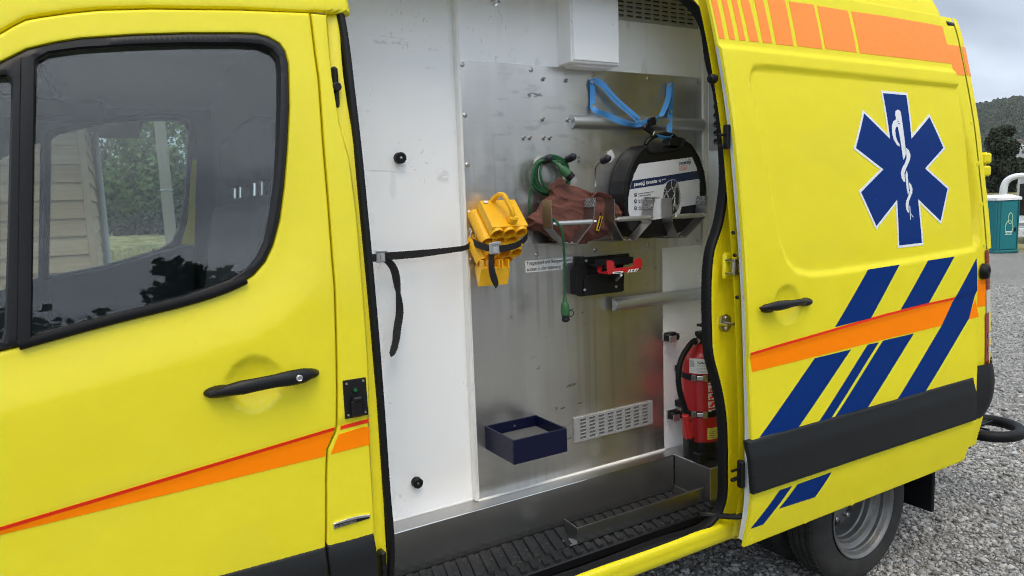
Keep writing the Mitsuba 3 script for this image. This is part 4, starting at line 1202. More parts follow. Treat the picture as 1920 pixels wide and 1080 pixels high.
for z in np.linspace(1.335, 1.50, 9):
    obj('lens_rib', corner(z - .0025, z + .0025, -0.020, R=0.15, a0=0.02, out=0.0055, n=3), 'lens_line', tl_, smooth=50)
decal('orange_stripe', qp, Polygon(pick(zoomed([(1172, 176), (1215, 172), (1218, 304), (1168, 312)], 2.7, 1400, 460))).intersection(quart.buffer(-.001)), quartfn, 'film_orange')
zo0, zo1 = ats(1806, 141, bodyfn)[1], ats(1795, 86, bodyfn)[1]
decal('orange_block', qp, Polygon([(3.3, zo0), (3.797, zo0), (3.805, zo1), (3.3, zo1)]).intersection(quart.buffer(-.002)), quartfn, 'film_block')
obj('orange_block', corner(zo0 + .004, zo1, 0.009, a0=0.03, a1=1.3, out=.0016, n=8), 'film_block', rd, smooth=50)
p = at(1845, 509, 0.0)
obj('door_stop', cat(lathe((p[0], float(B(p[2])), p[2]), (0.25, -1, 0), [(0, .040), (.012, .038), (.026, .034), (.031, .028), (.032, .018), (.026, .015), (.026, .0001)], 24)), 'rubber', amb, label='round black rubber door stop')
# hinge on the rear door
zc = 1.93
hx, hy = float(xr(zc)) + .007 + .17 * math.sin(.75), float(B(zc)) + .17 - .17 * math.cos(.75)
obj('hinge', cat(box(hx - .02, hx + .035, hy - .03, hy + .06, zc - .055, zc - .004, .008), box(hx - .02, hx + .035, hy - .03, hy + .06, zc + .008, zc + .06, .008), cyl((hx + .02, hy, zc - .06), (hx + .02, hy, zc + .065), .010, 12)), 'yellow_paint', rd)
p = at(1779, 46, 0.215)
obj('side_marker', cat(cyl(p + [-.03, .0, 0], p + [.04, .005, .0], .014, 14, .004), box(p[0] - .02, p[0] + .04, p[1] - .01, p[1] + .05, p[2] - .03, p[2] - .010, .005)), 'black_plastic', rd)
for (px, py) in zoomed([(127, 272), (160, 500), (183, 730), (197, 958)], 3, 1780, 140):
    x, z = ats(px, py, bodyfn)
    obj('plug', cyl((x, B(z) - .0015, z), (x, B(z) + .02, z), .012, 16), 'yellow_jamb', qp)
bz = np.linspace(0.64, 0.955, 14)
bm = []
V = []
for z in bz:
    bulge = 0.016 - 0.05 * ((z - 0.84) / 0.2) ** 2
    V.append([(3.46, .0 - bulge + .01, z)] + [(3.80 + (.18 + bulge) * math.sin(t), float(B(z)) + .16 - (.18 + bulge) * math.cos(t), z) for t in np.linspace(0, 1.5, 14)] + [(4.02 + bulge, 1.0, z)])
V = np.array(V); k = V.shape[1]
i, j = np.meshgrid(np.arange(len(bz) - 1), np.arange(k - 1), indexing='ij')
q = np.stack([i * k + j, i * k + j + 1, (i + 1) * k + j + 1, (i + 1) * k + j], -1).reshape(-1, 4)
obj('rear_bumper', trimesh.Trimesh(V.reshape(-1, 3), np.vstack([q[:, [0, 1, 2]], q[:, [0, 2, 3]]]), process=False), 'grey_moulding', amb, smooth=50, label='dark grey plastic rear bumper corner')
obj('bumper_top', box(3.55, 3.97, 0.03, 1.0, 0.945, 0.957, .004), 'grey_moulding', amb)
# round rear step with a grating
p = np.array([4.365, 0.235, 0.45])
rs = obj('rear_step', tube(np.stack([p[0] + .165 * np.cos(np.linspace(0, 2 * math.pi, 41)[:-1]), p[1] + .165 * np.sin(np.linspace(0, 2 * math.pi, 41)[:-1]), np.full(40, p[2])], 1), 0.031, 14, closed=True), 'rubber', amb, label='black rubber ring of the rear step')
for k in range(6):
    yy = p[1] + 0.03 + k * 0.022
    hx = 0.175 * math.sqrt(max(0, 1 - ((yy - p[1]) / .175) ** 2)) * .85
    obj('grate_bar', box(p[0] - hx, p[0] + hx, yy - .005, yy + .005, p[2] - .004, p[2] + .012, .002), 'dark_trim', rs)
for s in (-.07, .0):
    obj('grate_bar', box(p[0] + s - .004, p[0] + s + .004, p[1] - .02, p[1] + .15, p[2] - .016, p[2] - .005), 'dark_trim', rs)
obj('step_carrier', box(3.6, p[0] - .1, p[1] + .05, p[1] + .11, p[2] - .05, p[2] - .02, .006), 'dark_trim', rs)

# rear wheels: a dished outer rim and the inner twin
mat('tyre_rubber', base_color=proc(lambda p, n, uv: mix((0.022, 0.022, 0.023), (0.045, 0.044, 0.042), fbm(p.x * 20, p.y * 20, p.z * 20, 3))), roughness=0.75, specular=0.3)
mat('rim_silver', base_color=proc(lambda p, n, uv: mix((0.15, 0.15, 0.15), (0.25, 0.25, 0.245), fbm(p.x * 14, p.y * 14, p.z * 14, 3))), roughness=0.45, metallic=0.6)
WC = np.array([at(1613, 952, 0.12)[0], 0.10, 0.352])


def wheel(y0, outer):
    t = obj('wheel', lathe((WC[0], y0, WC[2]), (0, 1, 0), [(0.02, .222), (0.004, .232), (-.004, .252), (-.008, .285), (-.002, .315), (.012, .335), (.024, .344), (.028, .3435), (.030, .350), (.048, .3525), (.050, .344), (.058, .344), (.060, .353), (.082, .354), (.084, .345), (.092, .345), (.094, .354), (.118, .354), (.120, .345), (.128, .345), (.130, .3535), (.150, .3525), (.152, .345), (.170, .338), (.186, .318), (.192, .285), (.19, .25), (.18, .222)], 96), 'tyre_rubber', amb, label='black twin rear tyre' if outer else None)
    tb = []
    for k in range(72):
        a = k * 2 * math.pi / 72
        for s, w0, w1 in ((1, .028, .046), (-1, .132, .152)):
            c = np.array([math.cos(a), 0, math.sin(a)])
            tb.append(place(box(-.003, .003, w0, w1, .350, .3555), (WC[0], y0, WC[2]), np.array([-c[2], 0, c[0]]), (0, 1, 0), c))
    obj('tread_block', cat(*tb), 'tyre_rubber', t)
    labels[list(scene)[-1]] = {'label': 'small tread blocks of the tyre', 'kind': 'stuff'}
    dish = .150 if outer else .05
    obj('rim', lathe((WC[0], y0, WC[2]), (0, 1, 0), [(.012, .222), (-.002, .229), (-.005, .224), (.000, .216), (.010, .209), (.024, .206), (.030, .200), (.046, .199), (.052, .191), (.058, .178), (.072, .172), (.078, .166), (.10, .163), (.106, .157), (.13, .155), (dish, .152), (dish + .006, .150), (dish + .004, .10), (dish - .02, .085), (dish - .03, .05), (dish - .03, .0001)], 72), 'rim_silver', t, label='dull silver dished rim')
    if outer:
        for k in range(8):
            a = k * 2 * math.pi / 8 + .2
            obj('rim_hole_shade', cyl((WC[0] + .128 * math.cos(a), y0 + dish - .0015, WC[2] + .128 * math.sin(a)), (WC[0] + .128 * math.cos(a), y0 + dish + .02, WC[2] + .128 * math.sin(a)), .017, 16), 'underseal_and_hole_shade', t)  # dark disc on the uncut rim, its colour standing for a hole's shade
        for k in range(6):
            a = k * 2 * math.pi / 6
            obj('wheel_nut', cyl((WC[0] + .083 * math.cos(a), y0 + dish - .045, WC[2] + .083 * math.sin(a)), (WC[0] + .083 * math.cos(a), y0 + dish - .01, WC[2] + .083 * math.sin(a)), .013, 6, .003), 'steel', t)
    return t


wheel(0.10, True)
wheel(0.345, False)
a_ = np.linspace(math.radians(14), math.radians(166), 24)
V = np.array([[(WC[0] + .47 * math.cos(t), y, .40 + .47 * math.sin(t)) for t in a_] for y in (.03, .62)]).reshape(-1, 3)
k = np.arange(23)
obj('wheel_arch', cat(trimesh.Trimesh(V, np.vstack([np.stack([k, k + 1, 25 + k], 1), np.stack([k, 25 + k, 24 + k], 1)]), process=False)), 'underseal_and_hole_shade', amb)
p = at(1725, 900, .12)
obj('mud_flap', cat(box(p[0] - .012, p[0] + .012, 0.05, 0.33, 0.235, 0.62, .005), box(p[0] - .05, p[0] + .02, 0.05, 0.33, .45, .62, .01)), 'rubber', amb, label='black rubber mud flap behind the rear wheel')

# ---- cab interior and far side
FY = lambda z: 1.99 - B(z)
farfn = lambda x, z: 1.985 - B(z)
far_px = [(97, 262), (112, 252), (165, 240), (210, 232), (290, 227), (330, 228), (345, 235), (351, 250), (350, 300), (345, 370), (335, 425), (322, 452), (300, 466), (190, 498), (92, 517)]
fpick = lambda pts: [tuple(ats(px, py, farfn)) for px, py in pts]
far_win = Polygon(fpick(far_px)).buffer(-.012).buffer(.012)
far_q = Polygon(fpick([(0, 300), (40, 276), (76, 268), (72, 520), (0, 545)]) + [])
far_body = Polygon([(-0.96, 0.5), (0.60, 0.5), (0.62, 2.0), (0.60, 2.66), (-0.05, 2.6), (-0.5, 2.0), (-0.9, 1.5)])
fd2 = obj('passenger_door', panel(far_body.difference(far_win).difference(far_q), lambda x, z: farfn(x, z) - 0.03, step=0.06, thick=0.035), 'cab_grey', amb, label='grey inside of the far cab door')
obj('outer_skin', panel(far_body.difference(far_win.buffer(.02)).difference(far_q.buffer(.02)), lambda x, z: farfn(x, z) + 0.006, step=0.06, thick=0.0, sign=-1), 'yellow_paint', fd2)
obj('inner_frame', panel(far_win.buffer(.028).difference(far_win), lambda x, z: farfn(x, z) - 0.045, step=0.05, bevel=.008, thick=0.02), 'dark_trim', fd2)
obj('window_pane', panel(far_win.buffer(.01), lambda x, z: farfn(x, z) - 0.008, step=0.1, thick=0), 'window_glass', fd2, smooth=True)
obj('quarter_pane', panel(far_q.buffer(.01), lambda x, z: farfn(x, z) - 0.008, step=0.1, thick=0), 'window_glass', fd2, smooth=True)
yl = fpick([(357, 300), (366, 300), (362, 458), (338, 458), (350, 410)])
obj('inner_pillar', panel(Polygon(yl), lambda x, z: farfn(x, z) - 0.052, step=0.05, thick=0.01), 'yellow_jamb', fd2)
al = fpick([(330, 462), (352, 459), (352, 452), (342, 440)])
ar = [(x, z) for x, z in fpick([(92, 520), (190, 502), (300, 470), (330, 462), (362, 458), (362, 640), (92, 640)])]
obj('door_trim', panel(Polygon(ar), lambda x, z: farfn(x, z) - 0.085, step=0.06, bevel=.012, thick=0.05), 'cab_grey', fd2)
obj('lock_knob', cyl(at(288, 474, 1.88), at(288, 466, 1.88), .006, 10, .002), 'black_plastic', fd2)
obj('cab_roof_lining', along([(0.16, 2.30), (0.26, 2.36), (0.6, 2.40), (1.4, 2.40), (1.73, 2.36), (1.83, 2.30)], -0.45, 0.62, flip=True), 'cab_light', amb)
bp_ = [(float(B(z)) + .05, z) for z in np.linspace(.5, 2.66, 12)] + [(1.94 - float(B(z)), z) for z in np.linspace(2.66, .5, 12)]
obj('bulkhead', place(trimesh.creation.extrude_polygon(Polygon(bp_), .02, engine='earcut'), (.592, 0, 0), (0, 1, 0), (0, 0, 1), (1, 0, 0)), 'cab_grey', amb)
obj('cab_floor', box(-0.95, 0.6, 0.06, 1.92, 0.50, 0.62), 'cab_dark', amb)
obj('dashboard', trimesh.convex.convex_hull(np.array([(-.95, y, z) for y in (.1, 1.88) for z in (.7, 1.50)] + [(-.42, y, z) for y in (.1, 1.88) for z in (.75, 1.30)] + [(-.6, y, 1.48) for y in (.1, 1.88)])), 'cab_dark', amb)
obj('front_end', cat(box(-1.5, -0.95, 0.12, 1.87, 0.45, 1.42, .12), box(-1.0, -0.95, .1, 1.88, 1.3, 1.5, .01)), 'yellow_paint', amb, smooth=40)
sw = np.array([-0.27, 0.52, 1.44]); ax_ = unit([0.62, -0.02, 0.78]); u_ = unit(np.cross(ax_, (0, 1, 0))); v_ = np.cross(ax_, u_)
a_ = np.linspace(0, 2 * math.pi, 49)[:-1]
stw = obj('steering_wheel', tube(sw + .195 * (np.cos(a_)[:, None] * u_ + np.sin(a_)[:, None] * v_), .0155, 10, closed=True), 'black_plastic', amb, label='black steering wheel')
obj('spoke', cat(*[cyl(sw - ax_ * .03, sw + .19 * (math.cos(q) * u_ + math.sin(q) * v_), .016, 8, r2=.010) for q in (0.5, 2.6, 4.7)]), 'black_plastic', stw)
obj('hub', cat(lathe(sw - ax_ * .06, ax_, [(0, .05), (.05, .07), (.07, .06), (.075, .0001)], 20), cyl(sw - ax_ * .06, sw - ax_ * .4, .035, 12)), 'black_plastic', stw)


def cushion(x0, x1, y0, y1, z0, z1, c, it=8):
    m = box(x0, x1, y0, y1, z0, z1, c)
    m = m.subdivide().subdivide().subdivide()
    trimesh.smoothing.filter_laplacian(m, iterations=it)
    return m


for k, (yc, wd_, xs_) in enumerate(((.52, .5, .055), (1.10, .5, .10))):
    st = obj('seat', cushion(-.02, .50, yc - wd_ / 2, yc + wd_ / 2, 1.06, 1.25, .04), 'cab_dark', amb, label='dark fabric cab seat' if k == 0 else None)
    m = cushion(-.07, .09, -wd_ / 2, wd_ / 2, 0, .68, .05)
    m = place(m, (.34 + xs_, yc, 1.20), (math.cos(.16), 0, -math.sin(.16)), (0, 1, 0), (math.sin(.16), 0, math.cos(.16)))
    obj('backrest', m, 'cab_dark', st)
    q0 = np.array([.34 + xs_ + .70 * math.sin(.16) - .01, yc, 1.20 + .66])
    for s in (-.055, .055):
        obj('headrest_post', cyl(q0 + [0, s, -.05], q0 + [.012, s, .09], .0075, 10), 'chrome', st)
    obj('headrest', place(cushion(-.05, .05, -.14, .14, .0, .19, .03), q0 + [.01, 0, .065], (1, 0, 0), (0, 1, 0), (0, 0, 1)), 'cab_dark', st)
p = at(115, 205, 1.0)
obj('interior_mirror', cat(box(p[0] - .12, p[0] + .13, p[1] - .02, p[1] + .02, p[2] - .04, p[2] + .035, .015), cyl(p + [0, 0, .03], p + [-.05, 0, .16], .01, 8)), 'black_plastic', amb)
for y0_, y1_ in ((.28, .80), (1.15, 1.7)):
    obj('sun_visor', box(-.40, -.12, y0_, y1_, 2.235, 2.255, .008), 'cab_light', amb)

# ---------------------------------------------------------------- equipment bay inside the opening
W = 0.437                                         # face of the white board behind the steel plates
ZL = 0.745                                        # ledge
lin = obj('wall_panel', box(0.60, 1.172, 0.460, 0.475, ZL, 2.78), 'white_board', amb, label='plain white wall panel left of the steel plates')
wb = obj('wall_board', box(1.178, 2.352, W + .001, 0.475, ZL, 2.78, .002), 'white_board', amb, label='white board carrying the steel plates')
obj('corner_trim', box(1.168, 1.181, W - .006, 0.460, ZL + .002, 2.78, .003), 'white_trim', amb)
sw_ = Polygon([(float(B(z)) + .045, z) for z in np.linspace(.60, 2.78, 14)] + [(.475, 2.78), (.475, .60)])
obj('side_wall', place(trimesh.creation.extrude_polygon(sw_, .018, engine='earcut'), (2.352, 0, 0), (0, 1, 0), (0, 0, 1), (1, 0, 0)), 'white_board', amb, label='white side wall behind the fire extinguisher')
obj('corner_trim', box(2.322, 2.3515, W - .012, W, 1.30, 2.76, .003), 'white_trim', amb)
sw_ = Polygon([(float(B(z)) + .11, z) for z in np.linspace(.60, 2.78, 14)] + [(.46, 2.78), (.46, .60)])
obj('lining', place(trimesh.creation.extrude_polygon(sw_, .010, engine='earcut'), (0.613, 0, 0), (0, 1, 0), (0, 0, 1), (1, 0, 0)), 'white_board', amb)
obj('ceiling', box(0.60, 2.37, 0.26, 0.475, 2.78, 2.80), 'white_board', amb)
obj('sealant', cat(cyl((0.62, .458, ZL + .002), (1.172, .458, ZL + .002), .0042, 8), cyl((1.178, W - .002, ZL + .002), (2.10, W - .004, ZL + .002), .0055, 8)), 'white_trim', amb)
labels[list(scene)[-1]] = {'label': 'white sealant bead along the ledge', 'kind': 'stuff'}
W1 = W - .0035                                    # face of the steel plates
up = obj('steel_plate', slab(shapely.box(1.180, 1.6205, 2.3215, 2.324), W1, W, .0008, .3), 'brushed_steel', amb, label='upper brushed steel plate with screws')
lo = obj('steel_plate', slab(shapely.box(1.186, ZL + .006, 2.0935, 1.619), W1 + .0012, W, .0008, .3), 'brushed_steel', amb, label='lower brushed steel plate down to the ledge')


def screw(px, py, parent, r=.0062, tall=.004, y=None, name='screw'):
    x, _, z = at(px, py, (y or W1) - .002)
    y = y or W1
    a = rng.uniform(0, 3)
    m = lathe((x, y - tall, z), (0, 1, 0), [(.0012, .0001), (.0010, r * .32), (0, r * .38), (.0005, r * .72), (tall * .6, r), (tall, r)], 16)
    return obj(name, m, 'steel', parent)


for px, py in ((867, 121), (996, 131), (872, 216), (876.5, 309), (881, 399), (884.5, 487), (1111.4, 139.7), (1216, 147), (1310, 152.8), (1006.8, 477.4), (1116.7, 468.6), (1216.5, 459.6), (1308.8, 452)):
    screw(px, py, up, .0085)
for px, py in ((1019.7, 148), (1062, 150.8), (1019, 223.6), (1066, 225), (983.3, 258.9), (994.7, 258.9), (1020.8, 258.9), (1032, 258.9)):
    x, _, z = at(px, py, W1 - .005)
    obj('bolt', cat(lathe((x, W1 - .009, z), (0, 1, 0), [(.002, .0001), (.001, .004), (.0, .0058), (.005, .0066), (.0055, .0072), (.009, .0076)], 16)), 'bracket_steel', up)

# ledge, dimpled riser, tread, end box
lg = obj('ledge', box(0.60, 2.35, 0.371, 0.462, ZL - .004, ZL, .0012), 'steel', amb, label='flat steel ledge')
obj('riser', box(0.60, 2.087, 0.370, 0.374, 0.596, ZL - .0005), 'dimpled_steel', amb, label='dimpled steel riser behind the step')
obj('riser_edge', cyl((0.60, .3705, ZL - .0015), (2.088, .3705, ZL - .0015), .0022, 8), 'chrome', amb)
bxx = obj('end_box', cat(box(2.090, 2.094, 0.166, 0.372, 0.596, ZL - .0004), box(2.090, 2.37, 0.165, 0.1685, 0.596, ZL - .0004), box(2.090, 2.37, 0.165, 0.372, ZL - .003, ZL + .0006)), 'steel', amb, label='steel box at the end of the step')
obj('box_edge', cat(cyl((2.0905, .1655, .60), (2.0905, .1655, ZL), .0022, 8), cyl((2.0905, .1655, ZL), (2.0905, .371, ZL), .0020, 8), cyl((2.0905, .1655, ZL), (2.36, .1655, ZL), .002, 8)), 'chrome', bxx)
tr = obj('step_tread', box(0.60, 2.15, 0.134, 0.371, 0.575, 0.590, .003), 'tread_rubber', amb, label='ribbed black step tread')
obj('tread_lip', box(0.60, 2.15, 0.126, 0.137, 0.560, 0.5925, .003), 'black_plastic', amb)
obj('corner_joint', box(2.0862, 2.0905, .3680, .3715, .597, ZL - .005), 'rubber', amb)
obj('gap_seal', cyl((0.62, .3665, .592), (2.09, .3665, .592), .004, 8), 'rubber', amb)
for k in range(32):
    x0 = 0.62 + k * 0.0465
    if x0 > 2.08:
        break
    for y0, y1, dx in ((.142, .192, .016), (.204, .355, .046)):
        # a bar set slightly askew across the tread
        g = np.array([(x0, y0), (x0 + .026, y0), (x0 + .026 + dx, y1), (x0 + dx, y1)])
        lo_, hi_ = np.c_[g, np.full(4, .588)], np.c_[g.mean(0) + (g - g.mean(0)) * [.84, .95], np.full(4, .5985)]
        obj('rib', trimesh.convex.convex_hull(np.vstack([lo_, hi_])), 'tread_rubber', tr)

# ---- folded steel rail lying on the tread
q0, q1 = atz(1078, 1018, .597), atz(1312, 948, .597)
fl = thing('folded_steel_rail', 'folded steel angle rail lying along the black step tread', 'rail')
xa, xb, yf = q0[0], q1[0], (q0[1] + q1[1]) / 2
H_ = .062
obj('front_flange', slab(Polygon([(xa, .597), (xb + .01, .597), (xb + .036, .597 + H_), (xa + .004, .597 + H_), (xa, .597 + H_ - .006)]), yf, yf + .003, .0006), 'steel', fl)
obj('base_flange', box(xa - .028, xb, yf + .003, yf + .055, .5955, .598), 'steel', fl)
for x in (xa + .002, xb - .045):
    p_ = np.array([(yf + .003, .598), (yf + .075, .598), (yf + .085, .597 + H_ + .004), (yf + .003, .597 + H_ - .001)])
    obj('end_plate', place(slab(Polygon(p_), 0, .0028, .0006), (x, 0, 0), (0, 1, 0), (1, 0, 0), (0, 0, 1)), 'steel', fl)

# ---- round black rubber stops on the white panel
for k, (px, py, lab) in enumerate(((751, 296, 'upper round black rubber stop on the white wall panel'), (783, 905.5, 'lower round black rubber stop on the white wall panel'))):
    x, y, z = at(px, py, .445)
    t = thing('rubber_stop', lab, 'rubber stop', 'round rubber stops on the white panel')
    obj('buffer', lathe((x, .436, z), (0, 1, 0), [(.004, .0001), (.004, .005), (.0, .008), (.0, .0150), (.003, .0185), (.024, .0185)], 32), 'rubber', t)
    obj('screw', lathe((x, .437, z), (0, 1, 0), [(.0, .0001), (.001, .0042), (.004, .0045)], 14), 'steel', t)

# ---- white cabinet at the top
cb = thing('wall_cabinet', 'white box cabinet high on the wall beside the top grille', 'cabinet')
cx0, cx1, cy, cz = 1.590, 1.812, .352, 2.328
obj('case', cat(box(cx0, cx1, cy, W, cz, 2.775, .003), box(cx0 + .03, cx1 - .02, cy + .02, W, cz - .008, cz + .01)), 'white_lacquer', cb)
obj('door', box(cx0 + .006, cx1 - .006, cy - .006, cy - .001, cz + .008, 2.775, .0018), 'white_lacquer', cb, label='flat white cabinet door')
for px, py in ((1073.3, 36), (1150, 44)):
    x, y, z = at(px, py, cy - .008)
    obj('cover_cap', lathe((x, cy - .0095, z), (0, 1, 0), [(.0, .0001), (.0006, .004), (.0035, .0062)], 18), 'white_lacquer', cb)


def grille(label, o, ex, ez, w, h, cols, rows, slot, m, group=None, nx=None):
    """A flat metal grille with real slots, its frame proud of the wall."""
    t = thing('ventilation_grille', label, 'grille', group)
    n_ = unit(np.cross(ex, ez))                   # towards the viewer
    plate = rounded(0, w, 0, h, .002, 2)
    px_, pz_ = w / (cols + .9), h / (rows + .9)
    holes = []
    for c in range(cols):
        for r in range(rows):
            cx_, cz_ = px_ * (c + .95), pz_ * (r + .95)
            holes.append(rounded(cx_ - slot[0] / 2, cx_ + slot[0] / 2, cz_ - slot[1] / 2, cz_ + slot[1] / 2, min(slot) * .49, 3))
    face = plate.difference(shapely.union_all(holes))
    mesh = panel(face, lambda x, z: 0 * x, step=5, bevel=.0006, thick=.0022, edge=.02)
    R = lambda b: place(b, o, ex, -n_, ez)
    obj('face', R(mesh), m, t, smooth=30)
    obj('slot_shade', R(box(.006, w - .006, .0068, .0076, .006, h - .006)), 'underseal_and_hole_shade', t)  # dark sheet whose colour stands in for the shade behind the slots
    obj('rim', R(cat(box(0, w, .0012, .008, 0, .004), box(0, w, .0012, .008, h - .004, h), box(0, .004, .0012, .008, .004, h - .004), box(w - .004, w, .0012, .008, .004, h - .004))), m, t)
    for r in range(rows):
        cz_ = pz_ * (r + .95)
        b = box(.01, w - .01, 0, .0010, -.0014, .0014)
        obj('slat', R(place(b, (0, .0035, cz_ - slot[1] * .2), (1, 0, 0), unit((0, 1, .6)), unit((0, -.6, 1)))), m, t)
    return t


grille('grey slotted ventilation grille high on the back wall right of the white cabinet', (1.842, W - .008, 2.520), (1, 0, 0), (0, 0, 1), .456, .135, 9, 7, (.036, .0100), 'grey_grille')
p00, p10, p01 = at(1077, 831, W1 - .006), at(1224, 793.5, W1 - .006), at(1077, 785, W1 - .006)
grille('aluminium ventilation grille low on the steel plate beside the blue tray', (p00[0], W1 - .008, (p00[2] + p10[2]) / 2), (1, 0, 0), (0, 0, 1), p10[0] - p00[0], p01[2] - p00[2], 8, 6, (.031, .0080), 'anodised')
pv = atx(1336, 250, 2.345)
grille('grey slotted grille on the side wall beside the black door seal', (2.345, .415, 2.02), (0, -1, 0), (0, 0, 1), .20, .285, 4, 7, (.032, .024), 'grey_grille')

# ---- half-round aluminium rails
def rail(name, label, x0, x1, zc, r, y):
    a = np.linspace(-math.pi / 2, math.pi / 2, 15)
    sec = np.concatenate([np.stack([r * np.sin(a), r * 0.95 * np.cos(a) + .004], 1), [(r * 1.06, .004), (r * 1.06, 0), (-r * 1.06, 0), (-r * 1.06, .004)]])
    t = thing(name, label, 'rail', 'half-round aluminium rails')
    P_ = lambda x, s: [(x, y - v * s, zc + u * s) for u, v in sec]
    xs = np.array([x0, x0 + .0015, x1 - .0015, x1])
    ss = [.96, 1, 1, .96]
    V = np.array([P_(x, s) for x, s in zip(xs, ss)]); k = len(sec)
    i, j = np.meshgrid(np.arange(3), np.arange(k), indexing='ij')
    q = np.stack([i * k + j, (i + 1) * k + j, (i + 1) * k + (j + 1) % k, i * k + (j + 1) % k], -1).reshape(-1, 4)
    m = trimesh.Trimesh(V.reshape(-1, 3), np.vstack([q[:, [0, 1, 2]], q[:, [0, 2, 3]]]), process=False)
    m.fix_normals()
    obj('profile', m, 'aluminium', t)
    for x in (x0, x1):
        V2 = np.array(P_(x, .965) + [(x, y - r * .4, zc)])
        k2 = np.arange(k)
        obj('end_cap', cat(trimesh.Trimesh(V2, np.stack([np.full(k, k), k2, (k2 + 1) % k], 1), process=False)), 'aluminium', t)


z1_ = at(1073, 227, W1 - .012)
rail('aluminium_rail', 'upper half-round aluminium rail behind the blue strap', z1_[0] + .002, 2.318, z1_[2], .0265, W1)
z2_ = at(1150, 573, W1 - .03)
rail('aluminium_rail', 'lower half-round aluminium rail reaching from the steel plate to the right', z2_[0], 2.318, z2_[2] + .002, .0245, W1 - .022)
obj('bracket', cat(box(z2_[0] + .08, z2_[0] + .11, W1 - .023, W1, z2_[2] - .012, z2_[2] + .014), box(2.26, 2.29, W1 - .023, W, z2_[2] - .012, z2_[2] + .014)), 'steel', 'aluminium_rail_001')

# ---- blue tray with a foam mat
bt_ = thing('tray', 'open dark blue tray with a grey foam mat low on the steel plate', 'tray')
a0, a1 = at(908, 801, W1), at(909, 842, W1)
f0, f1, f2 = at(963.5, 826, .30), at(1063, 803, .30), at(964.4, 872, .30)
tx0, tx1 = a0[0] + .002, a0[0] + .002 + (f1[0] - f0[0])
mat('blue_lacquer', base_color=(0.004, 0.005, 0.026), roughness=0.4, specular=0.25)
bump('foam', lambda p, n, uv: fbm(p.x * 300, p.y * 300, p.z * 300, 3), .0016, 1e-3, base_color=(0.06, 0.063, 0.066), roughness=0.95)
yf_ = None
for yy in np.linspace(.22, .40, 181):
    if abs(at(963.5, 826, yy)[0] - tx0) < .0025:
        yf_ = yy
yf_ = yf_ or .30
f0, f1, f2 = at(963.5, 826, yf_), at(1063, 803.5, yf_), at(964.4, 872, yf_)
tx1 = f1[0]; tz0, tz1 = f2[2], f0[2]
th = .006
obj('front_wall', box(tx0, tx1, yf_, yf_ + th, tz0, tz1, .001), 'blue_lacquer', bt_)
obj('side_wall', box(tx0, tx0 + th, yf_ + th, W1, tz0, tz1, .001), 'blue_lacquer', bt_)
obj('side_wall', box(tx1 - th, tx1, yf_ + th, W1, tz0, tz1, .001), 'blue_lacquer', bt_)
obj('back_wall', box(tx0 + th, tx1 - th, W1 - th, W1, tz0, tz1, .001), 'blue_lacquer', bt_)
obj('floor', box(tx0 + th, tx1 - th, yf_ + th, W1 - th, tz0, tz0 + .006), 'blue_lacquer', bt_)
obj('foam_mat', box(tx0 + th + .001, tx1 - th - .001, yf_ + th + .001, W1 - th - .001, tz0 + .006, tz0 + .048, .003), 'foam', bt_, label='grey foam mat')
obj('screw', lathe((tx0 + .55 * (tx1 - tx0), W1 - th - .003, tz1 - .022), (0, 1, 0), [(0, .0001), (.0008, .0045), (.003, .005)], 12), 'chrome', bt_)

# ---- paper sign strip
ss_ = thing('sign_strip', 'white paper strip with two lines of black lettering below the screws', 'sign')
c = [at(984, 490, W1), at(1073, 481.5, W1), at(985, 501.5, W1)]
h1, h2 = .021, .021
mat('paper', base_color=(0.72, 0.72, 0.70), roughness=.7)
mat('ink', base_color=(0.02, 0.02, 0.022), roughness=.7)
zt_ = c[0][2]
obj('upper_strip', box(c[0][0], c[1][0], W1 - .0008, W1 - .0001, zt_ - .021, zt_ + .001), 'paper', ss_)
obj('lower_strip', box(c[0][0] + .0015, c[0][0] + .78 * (c[1][0] - c[0][0]), W1 - .0009, W1 - .0001, zt_ - .043, zt_ - .0215), 'paper', ss_)
obj('lettering', lettering('Tragestuhl mit Raupen nach', .0125, (c[0][0] + .006, W1 - .0008, zt_ - .0155), (1, 0, 0), (0, 0, 1), .0004, True, width=(c[1][0] - c[0][0]) - .012), 'ink', ss_, label='upper line of black lettering')
obj('lettering', lettering('aussen in die Halterung', .0125, (c[0][0] + .006, W1 - .0009, zt_ - .0375), (1, 0, 0), (0, 0, 1), .0004, True, width=.76 * (c[1][0] - c[0][0]) - .012), 'ink', ss_, label='lower line of black lettering')

# ---------------------------------------------------------------- loose equipment
Z6 = lambda pts, y, s=3.086, ox=860, oy=270: [at(ox + a / s, oy + b / s, yy) for (a, b), yy in zip(pts, y if hasattr(y, '__len__') else [y] * len(pts))]


def man(mesh):
    return m3.Manifold(m3.Mesh(np.asarray(mesh.vertices, np.float32), np.asarray(mesh.faces, np.uint32)))


def tri(m):
    q = m.to_mesh()
    return trimesh.Trimesh(np.array(q.vert_properties[:, :3]), np.array(q.tri_verts), process=False)


# ---- two yellow wheel chocks strapped to the plate
mat('chock_yellow', base_color=proc(lambda p, n, uv: mix((0.76, 0.40, 0.008), (0.82, 0.45, 0.012), fbm(p.x * 40, p.y * 40, p.z * 40, 3))), roughness=0.36, specular=0.5)
al_ = math.radians(43)
cd = np.array([0, -math.sin(al_), -math.cos(al_)]); cn = np.array([0, -math.cos(al_), math.sin(al_)]); cx = np.array([1.0, 0, 0])


